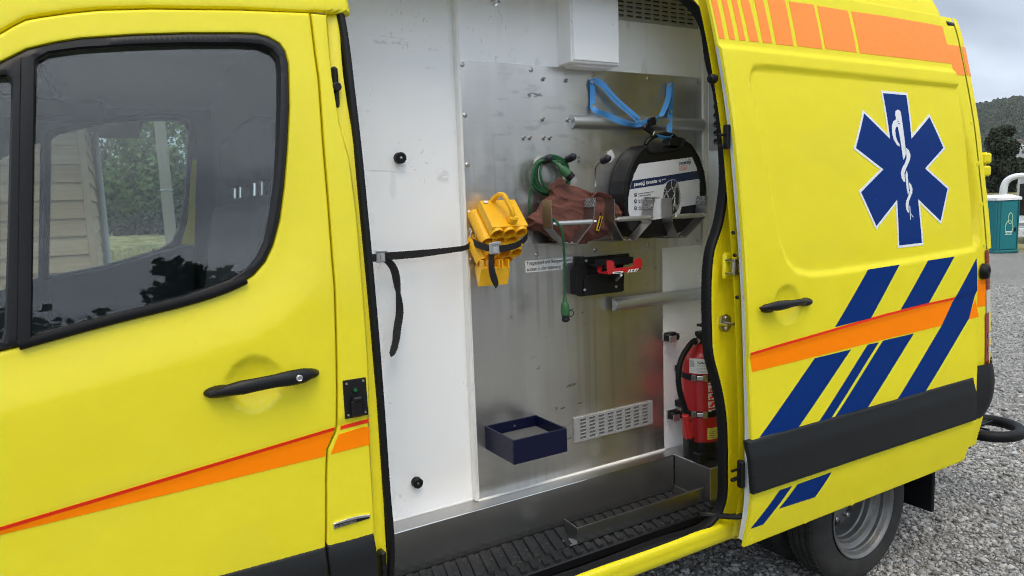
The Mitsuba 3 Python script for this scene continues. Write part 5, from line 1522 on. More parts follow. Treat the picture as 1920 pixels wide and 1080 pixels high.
def chock_body(n_tubes=3, L=0.135, sp=0.0475, r=0.0246):
    """Local axes: x across, y along the tubes, z outwards from the wall."""
    def rod(x, y0, y1, z, q, seg=26):
        return m3.Manifold.cylinder(y1 - y0, q, q, seg).rotate([-90, 0, 0]).translate([x, y0, z])
    solid, holes = m3.Manifold(), m3.Manifold()
    rows = [(0.0, 0.0, L), (-sp / 2, -sp * 0.82, L), (0.0, -sp * 1.6, L * .72)]
    for dx, z, ln in rows:
        for k in range(n_tubes):
            solid += rod(dx + k * sp, 0, ln, z, r)
            holes += rod(dx + k * sp, ln - .055, ln + .01, z, r - .0042)
    solid += m3.Manifold.cube([(n_tubes - 1) * sp + .046, L * .91, .022]).translate([-.023, 0, r - .0205])
    solid += m3.Manifold.cube([(n_tubes - 1) * sp + .03, .010, 2.2 * sp]).translate([-.018, 0, -2 * sp])
    return solid - holes


def put(m, o):
    q = tri(m) if not isinstance(m, trimesh.Trimesh) else m
    return place(q, o, cx, cd, cn)


uo = at(906, 386, .405)
ck = thing('wheel_chock', 'upper yellow plastic wheel chock with a carrying handle', 'wheel chock', 'yellow wheel chocks strapped to the steel plate')
obj('body', put(chock_body(), uo), 'chock_yellow', ck, smooth=30)
hz = .0262 - .0012
hp_ = np.array([(.026, .004, hz), (.030, .008, hz + .032), (.036, .026, hz + .056), (.044, .058, hz + .052), (.054, .092, hz + .036), (.060, .104, hz + .004)])
sec_ = np.array([(-.010, -.006), (-.006, -.009), (.006, -.009), (.010, -.006), (.010, .006), (.006, .009), (-.006, .009), (-.010, .006)])
obj('handle', put(sweep(smooth_path(hp_, 30), sec_ * [.95, .8], (1, 0, 0)), uo), 'chock_yellow', ck, smooth=50)
obj('handle_foot', put(box(.044, .076, .084, .116, hz - .002, hz + .030, .006), uo), 'chock_yellow', ck)
obj('label_plate', put(box(-.012, .004, .004, .014, hz + .004, hz + .0052), uo), 'film_white', ck)
lo_o = uo + [-.004, .030, -.070]
ck2 = thing('wheel_chock', 'lower yellow plastic wheel chock with a flat wedge base', 'wheel chock', 'yellow wheel chocks strapped to the steel plate')
obj('body', put(chock_body(), lo_o), 'chock_yellow', ck2, smooth=30)
g_ = [at(870 + a / 4.907, 340 + b / 4.907, y) for (a, b), y in zip([(160, 802), (422, 790), (402, 945), (130, 968), (105, 760), (340, 740), (320, 800), (98, 800)], [.325, .325, .335, .335, W1 - .004, W1 - .004, W1 - .004, W1 - .004])]
obj('base', trimesh.convex.convex_hull(np.array(g_)), 'chock_yellow', ck2, smooth=25, label='flat yellow wedge base')
for k in range(3):
    c_ = (np.array(g_[0]) * (2.5 - k) + np.array(g_[1]) * (k + .5)) / 3
    obj('web', cat(*[place(box(-.003, .003, -.004, .02, -.004, .028), c_ + [s, 0, 0], (1, 0, 0), (0, 1, 0), (0, 0, 1)) for s in (-.012, .012)]), 'chock_yellow', ck2)

# ---- black webbing round the chocks, and the long lashing strap across the white panel
bump('webbing', lambda p, n, uv: noise(p.x * 500, p.y * 500, p.z * 500), .0006, 1e-3, base_color=(0.011, 0.011, 0.012), roughness=0.75)
cs_ = thing('lashing_strap', 'black webbing strap with a metal buckle tied round the yellow chocks', 'strap')
pts = [(884, 452, .430), (889, 455, .405), (896, 459, .36), (908, 463, .315), (920, 466, .288), (940, 466, .284), (958, 463, .290), (972, 458, .315), (983, 450, .36), (988, 443, .395), (989, 437, .430)]
obj('band', strap([at(*p) for p in pts], (0, -.1, 1), .0235, .0016, n=60), 'webbing', cs_)
pts = [(922, 470, .280), (921, 485, .276), (922, 505, .280), (927, 524, .288), (930, 535, .292), (929, 541, .295)]
pp = smooth_path([at(*p) for p in pts], 30)
sec_ = np.array([(-.5, -.0008), (.5, -.0008), (.5, .0008), (-.5, .0008)])
ww = np.interp(np.linspace(0, 1, 30), [0, .2, .75, .9, 1], [.018, .021, .024, .018, .002])
rd_ = np.array([unit([math.cos(t), .8 * math.sin(t), 0]) for t in np.linspace(.2, -.3, 30)])
obj('tail', sweep(pp, sec_, rd_, scale=np.stack([ww, np.ones(30)], 1)), 'webbing', cs_)
b_ = at(926, 465, .272)
obj('buckle', cat(box(b_[0] - .017, b_[0] + .019, b_[1] - .007, b_[1] + .006, b_[2] - .021, b_[2] + .018, .003), box(b_[0] - .012, b_[0] + .022, b_[1] - .012, b_[1] - .006, b_[2] + .010, b_[2] + .021, .002)), 'aluminium', cs_, label='grey metal cam buckle')
obj('buckle_clip', box(b_[0] - .008, b_[0] + .010, b_[1] - .0095, b_[1] - .006, b_[2] - .016, b_[2] + .004, .001), 'grey_grille', cs_)
# eyelet
e_ = at(884, 437, W1)
ey = thing('wall_eyelet', 'small steel ring eyelet screwed to the plate left of the yellow chocks', 'eyelet')
obj('ring', tube([e_ + [.010 * math.cos(a), -.012, .013 * math.sin(a) - .006] for a in np.linspace(0, 2 * math.pi, 21)[:-1]], .0026, 8, closed=True), 'chrome', ey)
obj('base', lathe(e_ + [0, -.008, .010], (0, 1, 0), [(0, .0001), (.001, .006), (.006, .011), (.010, .012)], 18), 'chrome', ey)
e2 = at(989, 440, W1)
ls = thing('lashing_strap', 'long black lashing strap stretched across the white wall panel', 'strap', None)
lab_z = [(716, 481, .405), (760, 478, .405), (820, 472, .407), (860, 467, .412), (876, 463, .420), (884, 456, .425)]
lw = [.026, .026, .025, .021, .019, .018]
pp = smooth_path([at(*p) for p in lab_z], 50)
obj('band', sweep(pp, sec_, (0, -.15, 1), scale=np.stack([np.interp(np.linspace(0, 1, 50), np.linspace(0, 1, 6), lw), np.ones(50)], 1)), 'webbing', ls)
pp = smooth_path([at(*p) for p in [(708, 483, .41), (695, 484, .36), (678, 484, .30)]], 12)
obj('band', sweep(pp, sec_, (0, -.15, 1), scale=np.stack([np.full(12, .025), np.ones(12)], 1)), 'webbing', ls)
tl_p = [(719, 485, .397), (731, 493, .395), (739, 506, .396), (744, 530, .40), (748, 560, .405), (749, 590, .408), (745, 615, .408), (742, 640, .404), (738, 655, .40), (733, 669, .398)]
n_ = 60
pp = smooth_path([at(*p) for p in tl_p], n_)
ang = np.interp(np.linspace(0, 1, n_), [0, .2, .38, .55, .72, .85, 1], [.9, .5, 1.42, .75, .2, .9, .5])
rd_ = np.stack([np.cos(ang), -np.sin(ang) * .9, .25 * np.ones(n_)], 1)
ww = np.interp(np.linspace(0, 1, n_), [0, .9, .97, 1], [.026, .026, .020, .004])
obj('tail', sweep(pp, sec_, rd_, scale=np.stack([ww, np.ones(n_)], 1)), 'webbing', ls)
b_ = at(713, 482, .392)
obj('buckle', cat(box(b_[0] - .016, b_[0] + .016, b_[1] - .006, b_[1] + .010, b_[2] - .018, b_[2] + .018, .003), cyl(b_ + [-.016, -.006, .020], b_ + [.022, -.006, .018], .004, 10)), 'aluminium', ls, label='grey metal cam buckle')
obj('buckle_clip', box(b_[0] - .002, b_[0] + .013, b_[1] - .009, b_[1] - .005, b_[2] - .014, b_[2] + .010, .001), 'grey_grille', ls)

# ---- three V-shaped steel holders
holders = [([(535, 325), (543, 487), (622, 574), (690, 578), (780, 455), (793, 312)], (548, 462), (778, 440), 'V-shaped steel holder carrying the brown canvas bag'),
           ([(902, 318), (903, 450), (960, 558), (1026, 560), (1112, 462), (1136, 305)], (908, 437), (1110, 425), 'V-shaped steel holder with a grey pad under the left side of the black case'),
           ([(1233, 312), (1238, 452), (1276, 542), (1322, 540), (1425, 430), (1442, 300)], (1243, 421), (1420, 411), 'V-shaped steel holder with a grey pad under the right side of the black case')]
YF, YB = .268, .325
bump('pad_foam', lambda p, n, uv: noise(p.x * 260, p.y * 260, p.z * 260), .004, 1e-3, base_color=proc(lambda p, n, uv: mix((0.05, 0.05, 0.05), (0.42, 0.42, 0.42), smoothstep(.45, .7, noise(p.x * 420, p.y * 420, p.z * 420)))), roughness=0.95)
for prof, r0, r1, lab in holders:
    t = thing('equipment_holder', lab, 'holder', 'V-shaped steel holders on the wall')
    pts = np.array([at(860 + a / 3.086, 270 + b / 3.086, YF) for a, b in prof])
    ln = LineString([(p[0], p[2]) for p in pts])
    names = (('left_arm', [0, 1]), ('left_slope', [1, 2]), ('foot', [2, 3]), ('right_slope', [3, 4]), ('right_arm', [4, 5]))
    for nm, ids in names:
        q = LineString([(pts[k][0], pts[k][2]) for k in ids]).buffer(.0016, cap_style=2)
        y0, y1 = (YF, YB) if nm.endswith('arm') else (YF + .004, YB)
        obj(nm, slab(q, y0, y1, .0005, .2), 'bracket_steel', t)
    fx0, fx1, fz = pts[2][0], pts[3][0], (pts[2][2] + pts[3][2]) / 2
    obj('wall_arm', cat(box(fx0 - .01, fx1 + .004, YB, W1 - .003, fz - .0035, fz - .0005), box(fx0 - .035, fx1 + .01, W1 - .004, W1 - .0005, fz - .004, fz + .075)), 'bracket_steel', t)
    for s in (.3, .75):
        xx = fx0 + (fx1 - fx0) * s
        obj('screw', cat(cyl((xx, (YF + YB) / 2 - .008, fz), (xx, (YF + YB) / 2 - .008, fz + .006), .0055, 12, .0015)), 'chrome', t)
    a_, b2 = at(860 + r0[0] / 3.086, 270 + r0[1] / 3.086, YF + .012), at(860 + r1[0] / 3.086, 270 + r1[1] / 3.086, YF + .012)
    b2[2] = a_[2]
    obj('rod', cyl(a_ + [.006, 0, 0], b2 - [.004, 0, 0], .0095, 18, .002), 'aluminium', t, label='round grey cross rod')
    obj('nut', cat(cyl(a_ - [.010, 0, 0], a_ + [.008, 0, 0], .0058, 6), cyl(b2 - [.006, 0, 0], b2 + [.011, 0, 0], .0058, 6)), 'chrome', t)
    ps, pe = pts[4], pts[5]
    d_ = unit(pe - ps)
    nrm = np.array([d_[2], 0, -d_[0]])
    f0 = ps + d_ * .055
    cpts = [(q + [0, y, 0] - nrm * w_) for q in (f0, pe - d_ * .002) for y in (.002, YB - YF - .002) for w_ in (.0018, .0075)]
    obj('pad', trimesh.convex.convex_hull(np.array(cpts)), 'pad_foam', t, label='speckled grey foam pad')

# ---- brown canvas bag
bump('canvas', lambda p, n, uv: fbm(p.x * 260, p.y * 260, p.z * 260, 2) * .2 + fbm(p.x * 17, p.y * 17, p.z * 17, 3), .006, 1e-3,
     base_color=proc(lambda p, n, uv: mix(mix((0.085, 0.029, 0.021), (0.150, 0.054, 0.040), fbm(p.x * 30, p.y * 30, p.z * 30, 4)), (0.45, 0.40, 0.36), smoothstep(.935, .95, noise(p.x * 95, p.y * 95, p.z * 95)) * .8)), roughness=0.85)
G2 = lambda a, b, y: at(980 + a / 5.683, 270 + b / 5.683, y)
bl = [(120, 850, .378, .020), (170, 800, .375, .036), (250, 770, .372, .048), (380, 790, .372, .058), (480, 720, .370, .060), (420, 600, .375, .045), (345, 500, .38, .024), (388, 425, .385, .010), (560, 650, .372, .052), (640, 640, .375, .050), (620, 800, .370, .060), (760, 640, .375, .044), (850, 640, .375, .040),
      (780, 800, .370, .056), (900, 780, .375, .045), (930, 700, .378, .036), (700, 900, .372, .044), (480, 900, .374, .046), (850, 890, .376, .034), (560, 930, .376, .040)]
P3 = [np.array([*G2(a, b, y), r]) for a, b, y, r in bl]
links = [(0, 1, 2), (2, 3, 4), (2, 5, 3), (5, 6, 7), (5, 4, 8), (6, 5, 8), (4, 8, 9), (3, 10, 4), (9, 11, 10), (11, 12, 13), (12, 15, 14), (13, 14, 18), (10, 13, 16), (3, 17, 10), (17, 19, 16), (16, 18, 13), (10, 9, 8), (11, 13, 10), (4, 10, 8), (1, 2, 17), (19, 16, 10)]
ball = trimesh.creation.icosphere(subdivisions=2)
mm = m3.Manifold()
for ids in links:
    pts = np.vstack([ball.vertices * P3[k][3] * [1.07, .85, 1.09] + P3[k][:3] for k in ids])
    mm += m3.Manifold.hull_points(pts)
mm = mm.refine_to_length(.006)
bag_m = tri(mm)
bag_m.merge_vertices()
trimesh.smoothing.filter_taubin(bag_m, iterations=22)
v_ = np.array(bag_m.vertices); nn = np.array(bag_m.vertex_normals)
w_ = (meshkit.fbm(v_ * [10, 12, 20] + v_[:, :1] * [0, 0, 9], 3, seed=4) - .5) * .034 + (meshkit.fbm(v_ * [60, 60, 38], 2, seed=8) - .5) * .003
ridge = np.abs(meshkit.noise(v_ * [9, 20, 22] + v_[:, 2:] * [14, 0, 0], seed=12) - .5)
w_ += .009 * np.exp(-(ridge / .035) ** 2)
v_ = v_ + nn * w_[:, None]
v_[:, 1] = np.minimum(v_[:, 1], W1 - .003)
v_[:, 1] = np.where(v_[:, 1] < .332, .332 + (v_[:, 1] - .332) * .35, v_[:, 1])
bag_m = trimesh.Trimesh(v_, bag_m.faces, process=False)
bag = thing('canvas_bag', 'crumpled reddish brown canvas bag lying in the left steel holder', 'bag')
obj('body', bag_m, 'canvas', bag, smooth=True)
pth = [G2(700, 640, .335), G2(735, 570, .322), G2(770, 535, .330), G2(840, 540, .335), G2(900, 570, .335), G2(935, 610, .338), G2(950, 660, .345)]
obj('carry_strap', strap(pth, [unit(np.array([.3, -.8, .6]))] * 7, .024, .003, n=40), 'canvas', bag, label='brown carrying strap folded over the bag')
mat('zip_yellow', base_color=(0.62, 0.40, 0.01), roughness=.6)
a_, b_ = G2(838, 770, .318), G2(795, 925, .322)
obj('pull_tab', place(box(-.0065, .0065, -.002, .002, 0, 1, 0), b_, unit(np.cross((0, 1, 0), unit(a_ - b_))), (0, 1, 0), a_ - b_), 'zip_yellow', bag, label='yellow pull tab with dark lettering')
obj('tab_print', cat(*[place(box(-.0035, .0035, -.0030, -.0021, q, q + .07), b_, unit(np.cross((0, 1, 0), unit(a_ - b_))), (0, 1, 0), a_ - b_) for q in np.linspace(.12, .82, 7)]), 'ink', bag)
labels[list(scene)[-1]] = {'label': 'dark print on the yellow tab', 'kind': 'stuff'}
obj('pull_cord', tube([G2(790, 955, .325), G2(805, 900, .320), G2(835, 760, .318), G2(830, 730, .322)], .0026, 6, n=12), 'black_plastic', bag)
obj('snap_hook', cat(tube([G2(165, 660, .372), G2(160, 625, .370), G2(185, 605, .372), G2(210, 620, .374)], .0028, 6, n=12)), 'black_plastic', bag)

# ---- hooks with a dark cap, green cable
mat('hook_blue', base_color=(0.010, 0.011, 0.022), roughness=0.45)
mat('tape', base_color=(0.62, 0.62, 0.60), roughness=.5)
for lab, a0, a1, tape in (('dark capped hook holding the green cable, left one', (200, 180), (275, 170), [(120, 160), (160, 130), (200, 125), (150, 205), (115, 215)]), ('dark capped hook to the right of the green cable coil', (455, 165), (530, 150), None), ('dark capped hook with a strip of white tape beside the black case', (820, 200), (905, 150), [(895, 85), (950, 55), (985, 140), (930, 200), (905, 190)])):
    t = thing('cable_hook', lab, 'hook', 'dark capped hooks on the steel plate')
    p0, p1 = G2(a0[0], a0[1], .395), G2(a1[0], a1[1], .345)
    mid = (p0 + p1) / 2
    obj('cap', sweep(smooth_path([mid + [-.006, .012, -.004], mid, mid + [.004, -.018, .006], mid + [.006, -.026, .016]], 16), circ(1, 12), (0, 0, 1), scale=np.interp(np.linspace(0, 1, 16), [0, .1, .85, 1], [.008, .0135, .0145, .009])), 'hook_blue', t)
    obj('stem', tube([mid + [-.004, .010, -.004], mid + [-.006, .03, -.012], (mid[0] + .004, W1 - .004, mid[2] - .045), (mid[0] + .006, W1 - .004, mid[2] - .10)], .0028, 8, n=16), 'steel', t)
    if tape:
        obj('tape_strip', panel(Polygon([(q[0], q[2]) for q in [G2(a, b, W1 - .004) for a, b in tape]]), lambda x, z: W1 - .003 - .012 * np.abs(np.sin(x * 55 + z * 20)) ** 2 * .3, step=.006, thick=0), 'tape', t, smooth=True)
mat('cable_green', base_color=(0.010, 0.085, 0.028), roughness=0.4, specular=0.5)
mat('plug_green', base_color=(0.022, 0.105, 0.035), roughness=0.5)
cb_ = thing('extension_cable', 'green extension cable coiled on a hook with one end hanging down', 'cable')
r_ = .0044
for k, (cx_, cz_, rx_, rz_, y, t0) in enumerate(((300, 330, 200, 205, .402, 0), (300, 318, 178, 190, .390, .05), (322, 322, 148, 166, .378, .1), (290, 345, 186, 196, .412, .02), (330, 340, 168, 214, .398, .2), (310, 352, 196, 180, .384, .3))):
    a_ = np.linspace(0, 2 * math.pi, 49)[:-1]
    pth = [G2(cx_ + rx_ * math.cos(a) + 16 * math.sin(2 * a + k), cz_ + rz_ * math.sin(a) + 10 * math.cos(3 * a + k), y + .006 * math.sin(a + k)) for a in a_]
    obj('coil', tube(np.array(pth), r_, 8, closed=True), 'cable_green', cb_)
obj('lead', tube([G2(235, 175, .36), G2(170, 200, .365), G2(120, 300, .378), G2(90, 430, .385), G2(70, 600, .39), G2(75, 720, .39), G2(100, 800, .40), G2(140, 860, .41)], r_, 9, n=60), 'cable_green', cb_)
obj('plug_lead', tube([G2(240, 185, .375), G2(275, 170, .355), G2(320, 180, .345), G2(360, 205, .34), G2(390, 240, .335)], r_, 9, n=30), 'cable_green', cb_)
p0, p1, p2 = G2(340, 190, .342), G2(485, 325, .322), G2(560, 385, .312)
dv = unit(p1 - p0)
L_ = np.linalg.norm(p1 - p0)
obj('plug', lathe(p0, dv, [(0, .0055), (.006, .007), (.007, .0055), (.012, .0075), (.013, .006), (.018, .008), (.019, .0065), (.024, .009), (.034, .013), (L_ * .7, .0165), (L_, .017), (L_, .0001)], 20), 'plug_green', cb_, label='green cable plug')
obj('plug_head', lathe(p0 + dv * L_, dv, [(0, .0165), (.006, .0168), (.020, .0155), (.021, .0001)], 20), 'black_plastic', cb_)
up_ = unit(np.cross(dv, (0, 1, 0)))
for s in (-.008, 0, .008):
    obj('plug_pin', cyl(p0 + dv * (L_ + .02) + up_ * s + np.array([0, -.003 if s == 0 else .002, 0]), p0 + dv * (L_ + .040) + up_ * s + np.array([0, -.003 if s == 0 else .002, 0]), .0021, 10, .0006), 'chrome', cb_)
X_ = [(1037, 413, .30), (1044, 416, .262), (1052, 428, .254), (1056, 450, .258), (1058, 480, .275), (1059, 510, .285), (1058.5, 540, .29), (1058.5, 562, .29)]
obj('hanging_end', tube([at(*p) for p in X_], r_, 9, n=60), 'cable_green', cb_)
obj('hanging_end', tube([G2(300, 860, .36), G2(310, 820, .33), at(1037, 413, .30)], r_, 9, n=14), 'cable_green', cb_)
p0 = at(1058.5, 557, .29)
obj('connector', lathe(p0, (0.03, 0, -1), [(0, .0055), (.002, .0075), (.005, .006), (.008, .008), (.011, .0065), (.014, .009), (.017, .0075), (.020, .0105), (.030, .0145), (.050, .0165), (.066, .015), (.068, .0001)], 20, ref=(0, 1, 0)), 'plug_green', cb_, label='green cable connector')
obj('connector_cap', lathe(p0 + [.002, 0, -.066], (0.06, 0, -1), [(0, .013), (.012, .0135), (.014, .015), (.020, .015), (.024, .010), (.025, .0001)], 18, ref=(0, 1, 0)), 'black_plastic', cb_)
obj('cap_ring', tube([p0 + [.024 + .011 * math.cos(a), -.004, -.062 + .011 * math.sin(a)] for a in np.linspace(0, 2 * math.pi, 17)[:-1]], .0018, 6, closed=True), 'black_plastic', cb_)

# ---- black case of snow chains
Z1 = lambda pts: [(1120 + a / 4.491, 230 + b / 4.491) for a, b in pts]
YC = .332
mat('case_black', base_color=(0.005, 0.005, 0.006), roughness=0.42, specular=0.35)
outl = Z1([(262, 905), (235, 820), (226, 720), (228, 600), (240, 490), (268, 390), (310, 300), (365, 225), (425, 180), (440, 235), (475, 240), (690, 206), (708, 190), (725, 135), (795, 178), (860, 285), (903, 415), (922, 560), (918, 690), (885, 800), (810, 885), (650, 945), (430, 975), (320, 960)])
case_poly = Polygon([(p[0], p[2]) for p in [at(a, b, YC) for a, b in outl]]).buffer(.008).buffer(-.014).buffer(.006)
cs2 = thing('chain_case', 'black round plastic case of snow chains with a white and blue label', 'case')
obj('shell', slab(case_poly, YC, W1 - .006, .006, .008), 'case_black', cs2, smooth=35)
inner = case_poly.buffer(-.012)
obj('front_rim', panel(case_poly.buffer(-.003).difference(inner), lambda x, z: 0 * x + YC - .004, step=.05, bevel=.003, thick=.004, edge=.01), 'case_black', cs2)
hd2 = [at(a, b, y) for (a, b), y in zip(Z1([(405, 185), (440, 140), (490, 112), (560, 97), (610, 100), (650, 118), (672, 150)]), (YC + .03,) * 7)]
obj('carry_handle', tube(hd2, .0085, 10, n=30), 'case_black', cs2, label='curved black carrying handle')
q_ = [at(a, b, YC + .02) for a, b in Z1([(580, 195), (590, 140), (665, 122), (722, 138), (705, 205)])]
obj('handle_block', slab(Polygon([(p[0], p[2]) for p in q_]), YC + .004, YC + .05, .003), 'case_black', cs2)
for a, b in ((415, 220), (735, 185), (238, 590), (232, 645), (230, 695), (740, 742), (795, 735), (845, 728), (885, 480), (888, 580)):
    x, y, z = at(*Z1([(a, b)])[0], YC)
    obj('rivet', lathe((x, YC - .003, z), (0, 1, 0), [(0, .0001), (.0006, .0035), (.004, .0048)], 12), 'case_black', cs2)


def flat(name, pts, y, m, parent, label=None, r=0):
    g = Polygon([(p[0], p[2]) for p in [at(a, b, YC) for a, b in Z1(pts)]])
    if r:
        g = g.buffer(-r).buffer(r)
    return obj(name, panel(g, lambda x, z: 0 * x + y, step=.2, thick=.0003, edge=.05), m, parent, label=label)


mat('label_silver', base_color=(0.55, 0.57, 0.60), roughness=.45)
mat('label_navy', base_color=(0.010, 0.020, 0.065), roughness=.45)
mat('label_red', base_color=(0.55, 0.10, 0.12), roughness=.5)
lb = flat('label', [(350, 349), (795, 291), (835, 380), (858, 490), (862, 660), (850, 685), (708, 708), (692, 770), (672, 788), (490, 815), (278, 829), (260, 740), (258, 640), (276, 540), (306, 440)], YC - .0012, 'label_silver', cs2, 'white and blue printed label', .004)
flat('label_band', [(291, 488), (560, 448), (842, 404), (855, 472), (560, 518), (272, 561)], YC - .0018, 'label_navy', lb)


def case_text(txt, a, b, w, h, m, bold=True, name='label_text'):
    o = at(*Z1([a])[0], YC); e = at(*Z1([b])[0], YC)
    obj(name, lettering(txt, h, (o[0], YC - .0021, o[2]), unit([e[0] - o[0], 0, e[2] - o[2]]), (0, 0, 1), .0003, bold, width=np.linalg.norm((e - o)[[0, 2]]) if w else None), m, lb)


case_text('pewag', (304, 535), (392, 522), True, .0125, 'film_white')
case_text('brenta-c', (408, 519), (532, 499), True, .0125, 'film_white')
case_text('4x4', (540, 485), (570, 480), True, .0048, 'film_white')
case_text('pewag', (686, 355), (780, 341), True, .0125, 'label_navy')
for k in range(3):
    x, y, z = at(*Z1([(765 + 10 * k, 314 - 1.4 * k)])[0], YC)
    obj('label_dot', lathe((x, YC - .0017, z), (0, 1, 0), [(0, .0001), (0, .0016), (.0004, .0016)], 10), 'label_navy', lb)
    x, y, z = at(*Z1([(376 + 10 * k, 494 - 1.4 * k)])[0], YC)
    obj('label_dot', lathe((x, YC - .0023, z), (0, 1, 0), [(0, .0001), (0, .0012), (.0004, .0012)], 10), 'film_white', lb)
flat('stamp', [(690, 368), (748, 352), (750, 390), (692, 408)], YC - .0016, 'label_red', lb)
flat('stamp_inside', [(694, 371), (744, 357), (746, 387), (696, 403)], YC - .0020, 'label_silver', lb)
for k in range(4):
    flat('stamp_line', [(700, 375 + 7 * k), (738, 364.5 + 7 * k), (738, 367.5 + 7 * k), (700, 378 + 7 * k)], YC - .0023, 'label_red', lb)
for k, (yy, ln) in enumerate(((600, 130), (655, 180), (712, 120))):
    x, y, z = at(*Z1([(320, yy + 8)])[0], YC)
    obj('pictogram', lathe((x, YC - .0017, z), (0, 1, 0), [(0, .0001), (0, .0078), (.0004, .0078)], 20), 'ink', lb)
    obj('pictogram_mark', cat(tube([(x - .004, YC - .0019, z - .003), (x, YC - .0019, z + .004), (x + .004, YC - .0019, z - .002)], .0011, 6, n=10)), 'label_silver', lb)
    case_text('Einfache Montage, schnell' if k == 0 else 'Ein Kettennetz für jede Strasse' if k == 1 else 'Bewährte Technik', (342, yy + 4), (342 + ln, yy - 16 * ln / 130), True, .0040, 'ink')
    case_text('in Rad und Reifen' if k == 0 else '' or 'sicher im Schnee', (342, yy + 22), (342 + ln * .8, yy + 22 - 13 * ln / 130), True, .0040, 'ink')
# tyre with chains printed on the label
ty = [(625 + 72 * math.cos(a) * (1 + .1 * math.sin(a)), 620 + 155 * math.sin(a) - 6 * math.cos(a)) for a in np.linspace(0, 2 * math.pi, 33)[:-1]]
flat('tyre_print', ty, YC - .0017, 'ink', lb, 'printed picture of a tyre with chains')
mat('print_grey', base_color=(0.20, 0.20, 0.20), roughness=.5)
ru = [(668 + 26 * math.cos(a), 620 + 118 * math.sin(a)) for a in np.linspace(0, 2 * math.pi, 25)[:-1]]
flat('tyre_print', ru, YC - .0020, 'print_grey', lb)
flat('tyre_print', [(668 + (a - 668) * .62, 620 + (b - 620) * .66) for a, b in ru], YC - .0023, 'ink', lb)
for l_ in ([(560, 520), (590, 500), (630, 480), (670, 500)], [(556, 570), (585, 585), (630, 550), (645, 545)], [(560, 640), (585, 600), (600, 640), (650, 600)], [(565, 690), (590, 680), (620, 700), (650, 650)], [(590, 500), (585, 585), (600, 640), (590, 680), (600, 740)], [(630, 480), (632, 550), (650, 600), (652, 660), (640, 740)]):
    obj('chain_print', tube([at(a, b, YC - .0022) for a, b in Z1(l_)], .0007, 5, n=16), 'film_white', lb)

# ---- light blue strap with a plastic buckle
bump('blue_webbing', lambda p, n, uv: noise(p.x * 420, p.y * 420, p.z * 420), .0006, 1e-3, base_color=(0.075, 0.295, 0.66), roughness=0.65)
Z5 = lambda a, b, y: at(1080 + a / 7.68, 130 + b / 7.68, y)
bs = thing('blue_strap', 'light blue webbing strap with a black buckle hanging over the black case', 'strap')
WB = .0225
obj('band', strap([Z5(236, 150, .425), Z5(236, 190, .421), Z5(238, 330, .424), Z5(238, 470, .424), Z5(240, 545, .420)], (1, 0, 0), WB, .0018, n=24), 'blue_webbing', bs)
obj('band', strap([Z5(225, 165, .424), Z5(300, 170, .412), Z5(480, 340, .402), Z5(690, 545, .394), Z5(900, 735, .384)], [(1, -.1, .35), (.7, -.1, .7), (.7, -.1, .7), (.7, -.1, .7), (.7, -.1, .7)], WB * 1.12, .0018, n=40), 'blue_webbing', bs)
pth = [Z5(236, 530, .420), Z5(270, 585, .412), Z5(340, 622, .402), Z5(450, 660, .390), Z5(560, 715, .382), Z5(680, 762, .376), Z5(800, 795, .370), Z5(900, 790, .366), Z5(1050, 740, .364)]
obj('band', strap(pth, [(1, -.1, .2), (.8, -.3, .5), (.3, -1, .5), (0.3, -.6, .8), (0.3, -.3, 1), (.2, -.5, .8), (.1, -.9, .4), (.05, -.2, 1), (-.3, -.2, 1)], WB, .0018, n=60), 'blue_webbing', bs)
obj('band', strap([Z5(1120, 720, .366), Z5(1200, 700, .368), Z5(1240, 640, .378), Z5(1300, 500, .395), Z5(1335, 340, .410), Z5(1348, 215, .420), Z5(1362, 192, .425)], [(.5, -.1, .8), (.7, -.3, .6), (.7, -.7, .2), (.6, -.8, .1), (.5, -.9, 0), (.5, -.8, 0), (.5, -.8, 0)], WB, .0018, n=50), 'blue_webbing', bs)
obj('band', strap([Z5(1372, 195, .424), Z5(1372, 300, .420), Z5(1366, 480, .421), Z5(1360, 610, .421), Z5(1352, 690, .415), Z5(1348, 770, .405), Z5(1345, 850, .39), Z5(1345, 930, .375)], [(.9, -.3, 0), (1, -.2, 0), (1, 0, 0), (1, 0, 0), (.95, -.35, 0), (.35, -1, 0), (.9, -.4, 0), (1, .1, 0)], WB, .0018, n=50), 'blue_webbing', bs)
obj('band', strap([Z5(1345, 915, .37), Z5(1370, 960, .36), Z5(1320, 985, .352), Z5(1230, 978, .352), Z5(1150, 960, .36)], [(1, 0, -.2), (.2, -.9, .6), (0, -.9, .5), (0, -.9, .6), (0, -.9, .6)], WB * .8, .0018, n=30), 'blue_webbing', bs)
for (a, b, y) in ((236, 185, .416), (246, 522, .418), (1348, 225, .412), (1362, 606, .416)):
    x, _, z = Z5(a, b, y)
    obj('eyelet', lathe((x, y - .003, z), (0, 1, 0), [(.003, .0001), (.002, .003), (0, .0036), (.0, .0055), (.003, .0075)], 16), 'chrome', bs)
for (a, b, y) in ((875, 700, .381), (912, 775, .359), (962, 768, .359), (1152, 718, .360), (1180, 708, .361)):
    x, y2, z = Z5(a, b, y)
    obj('rivet', lathe((x, y - .0015, z), (0, 1, 0), [(0, .0001), (.0006, .003), (.002, .0032)], 10), 'chrome', bs)
pp = smooth_path([Z5(290, 165, .409), Z5(480, 345, .4), Z5(690, 550, .392), Z5(890, 735, .382)], 52)
obj('seam', cat(*[cyl(pp[k], pp[k] * .3 + pp[k + 1] * .7, .0009, 5) for k in range(0, 51)]), 'ink', bs)
labels[list(scene)[-1]] = {'label': 'dark stitched seam', 'kind': 'stuff'}
c_ = Z5(1095, 750, .358)
eb = unit(Z5(1180, 710, .358) - Z5(900, 790, .358))
eu = unit(np.cross(eb, (0, 1, 0)))
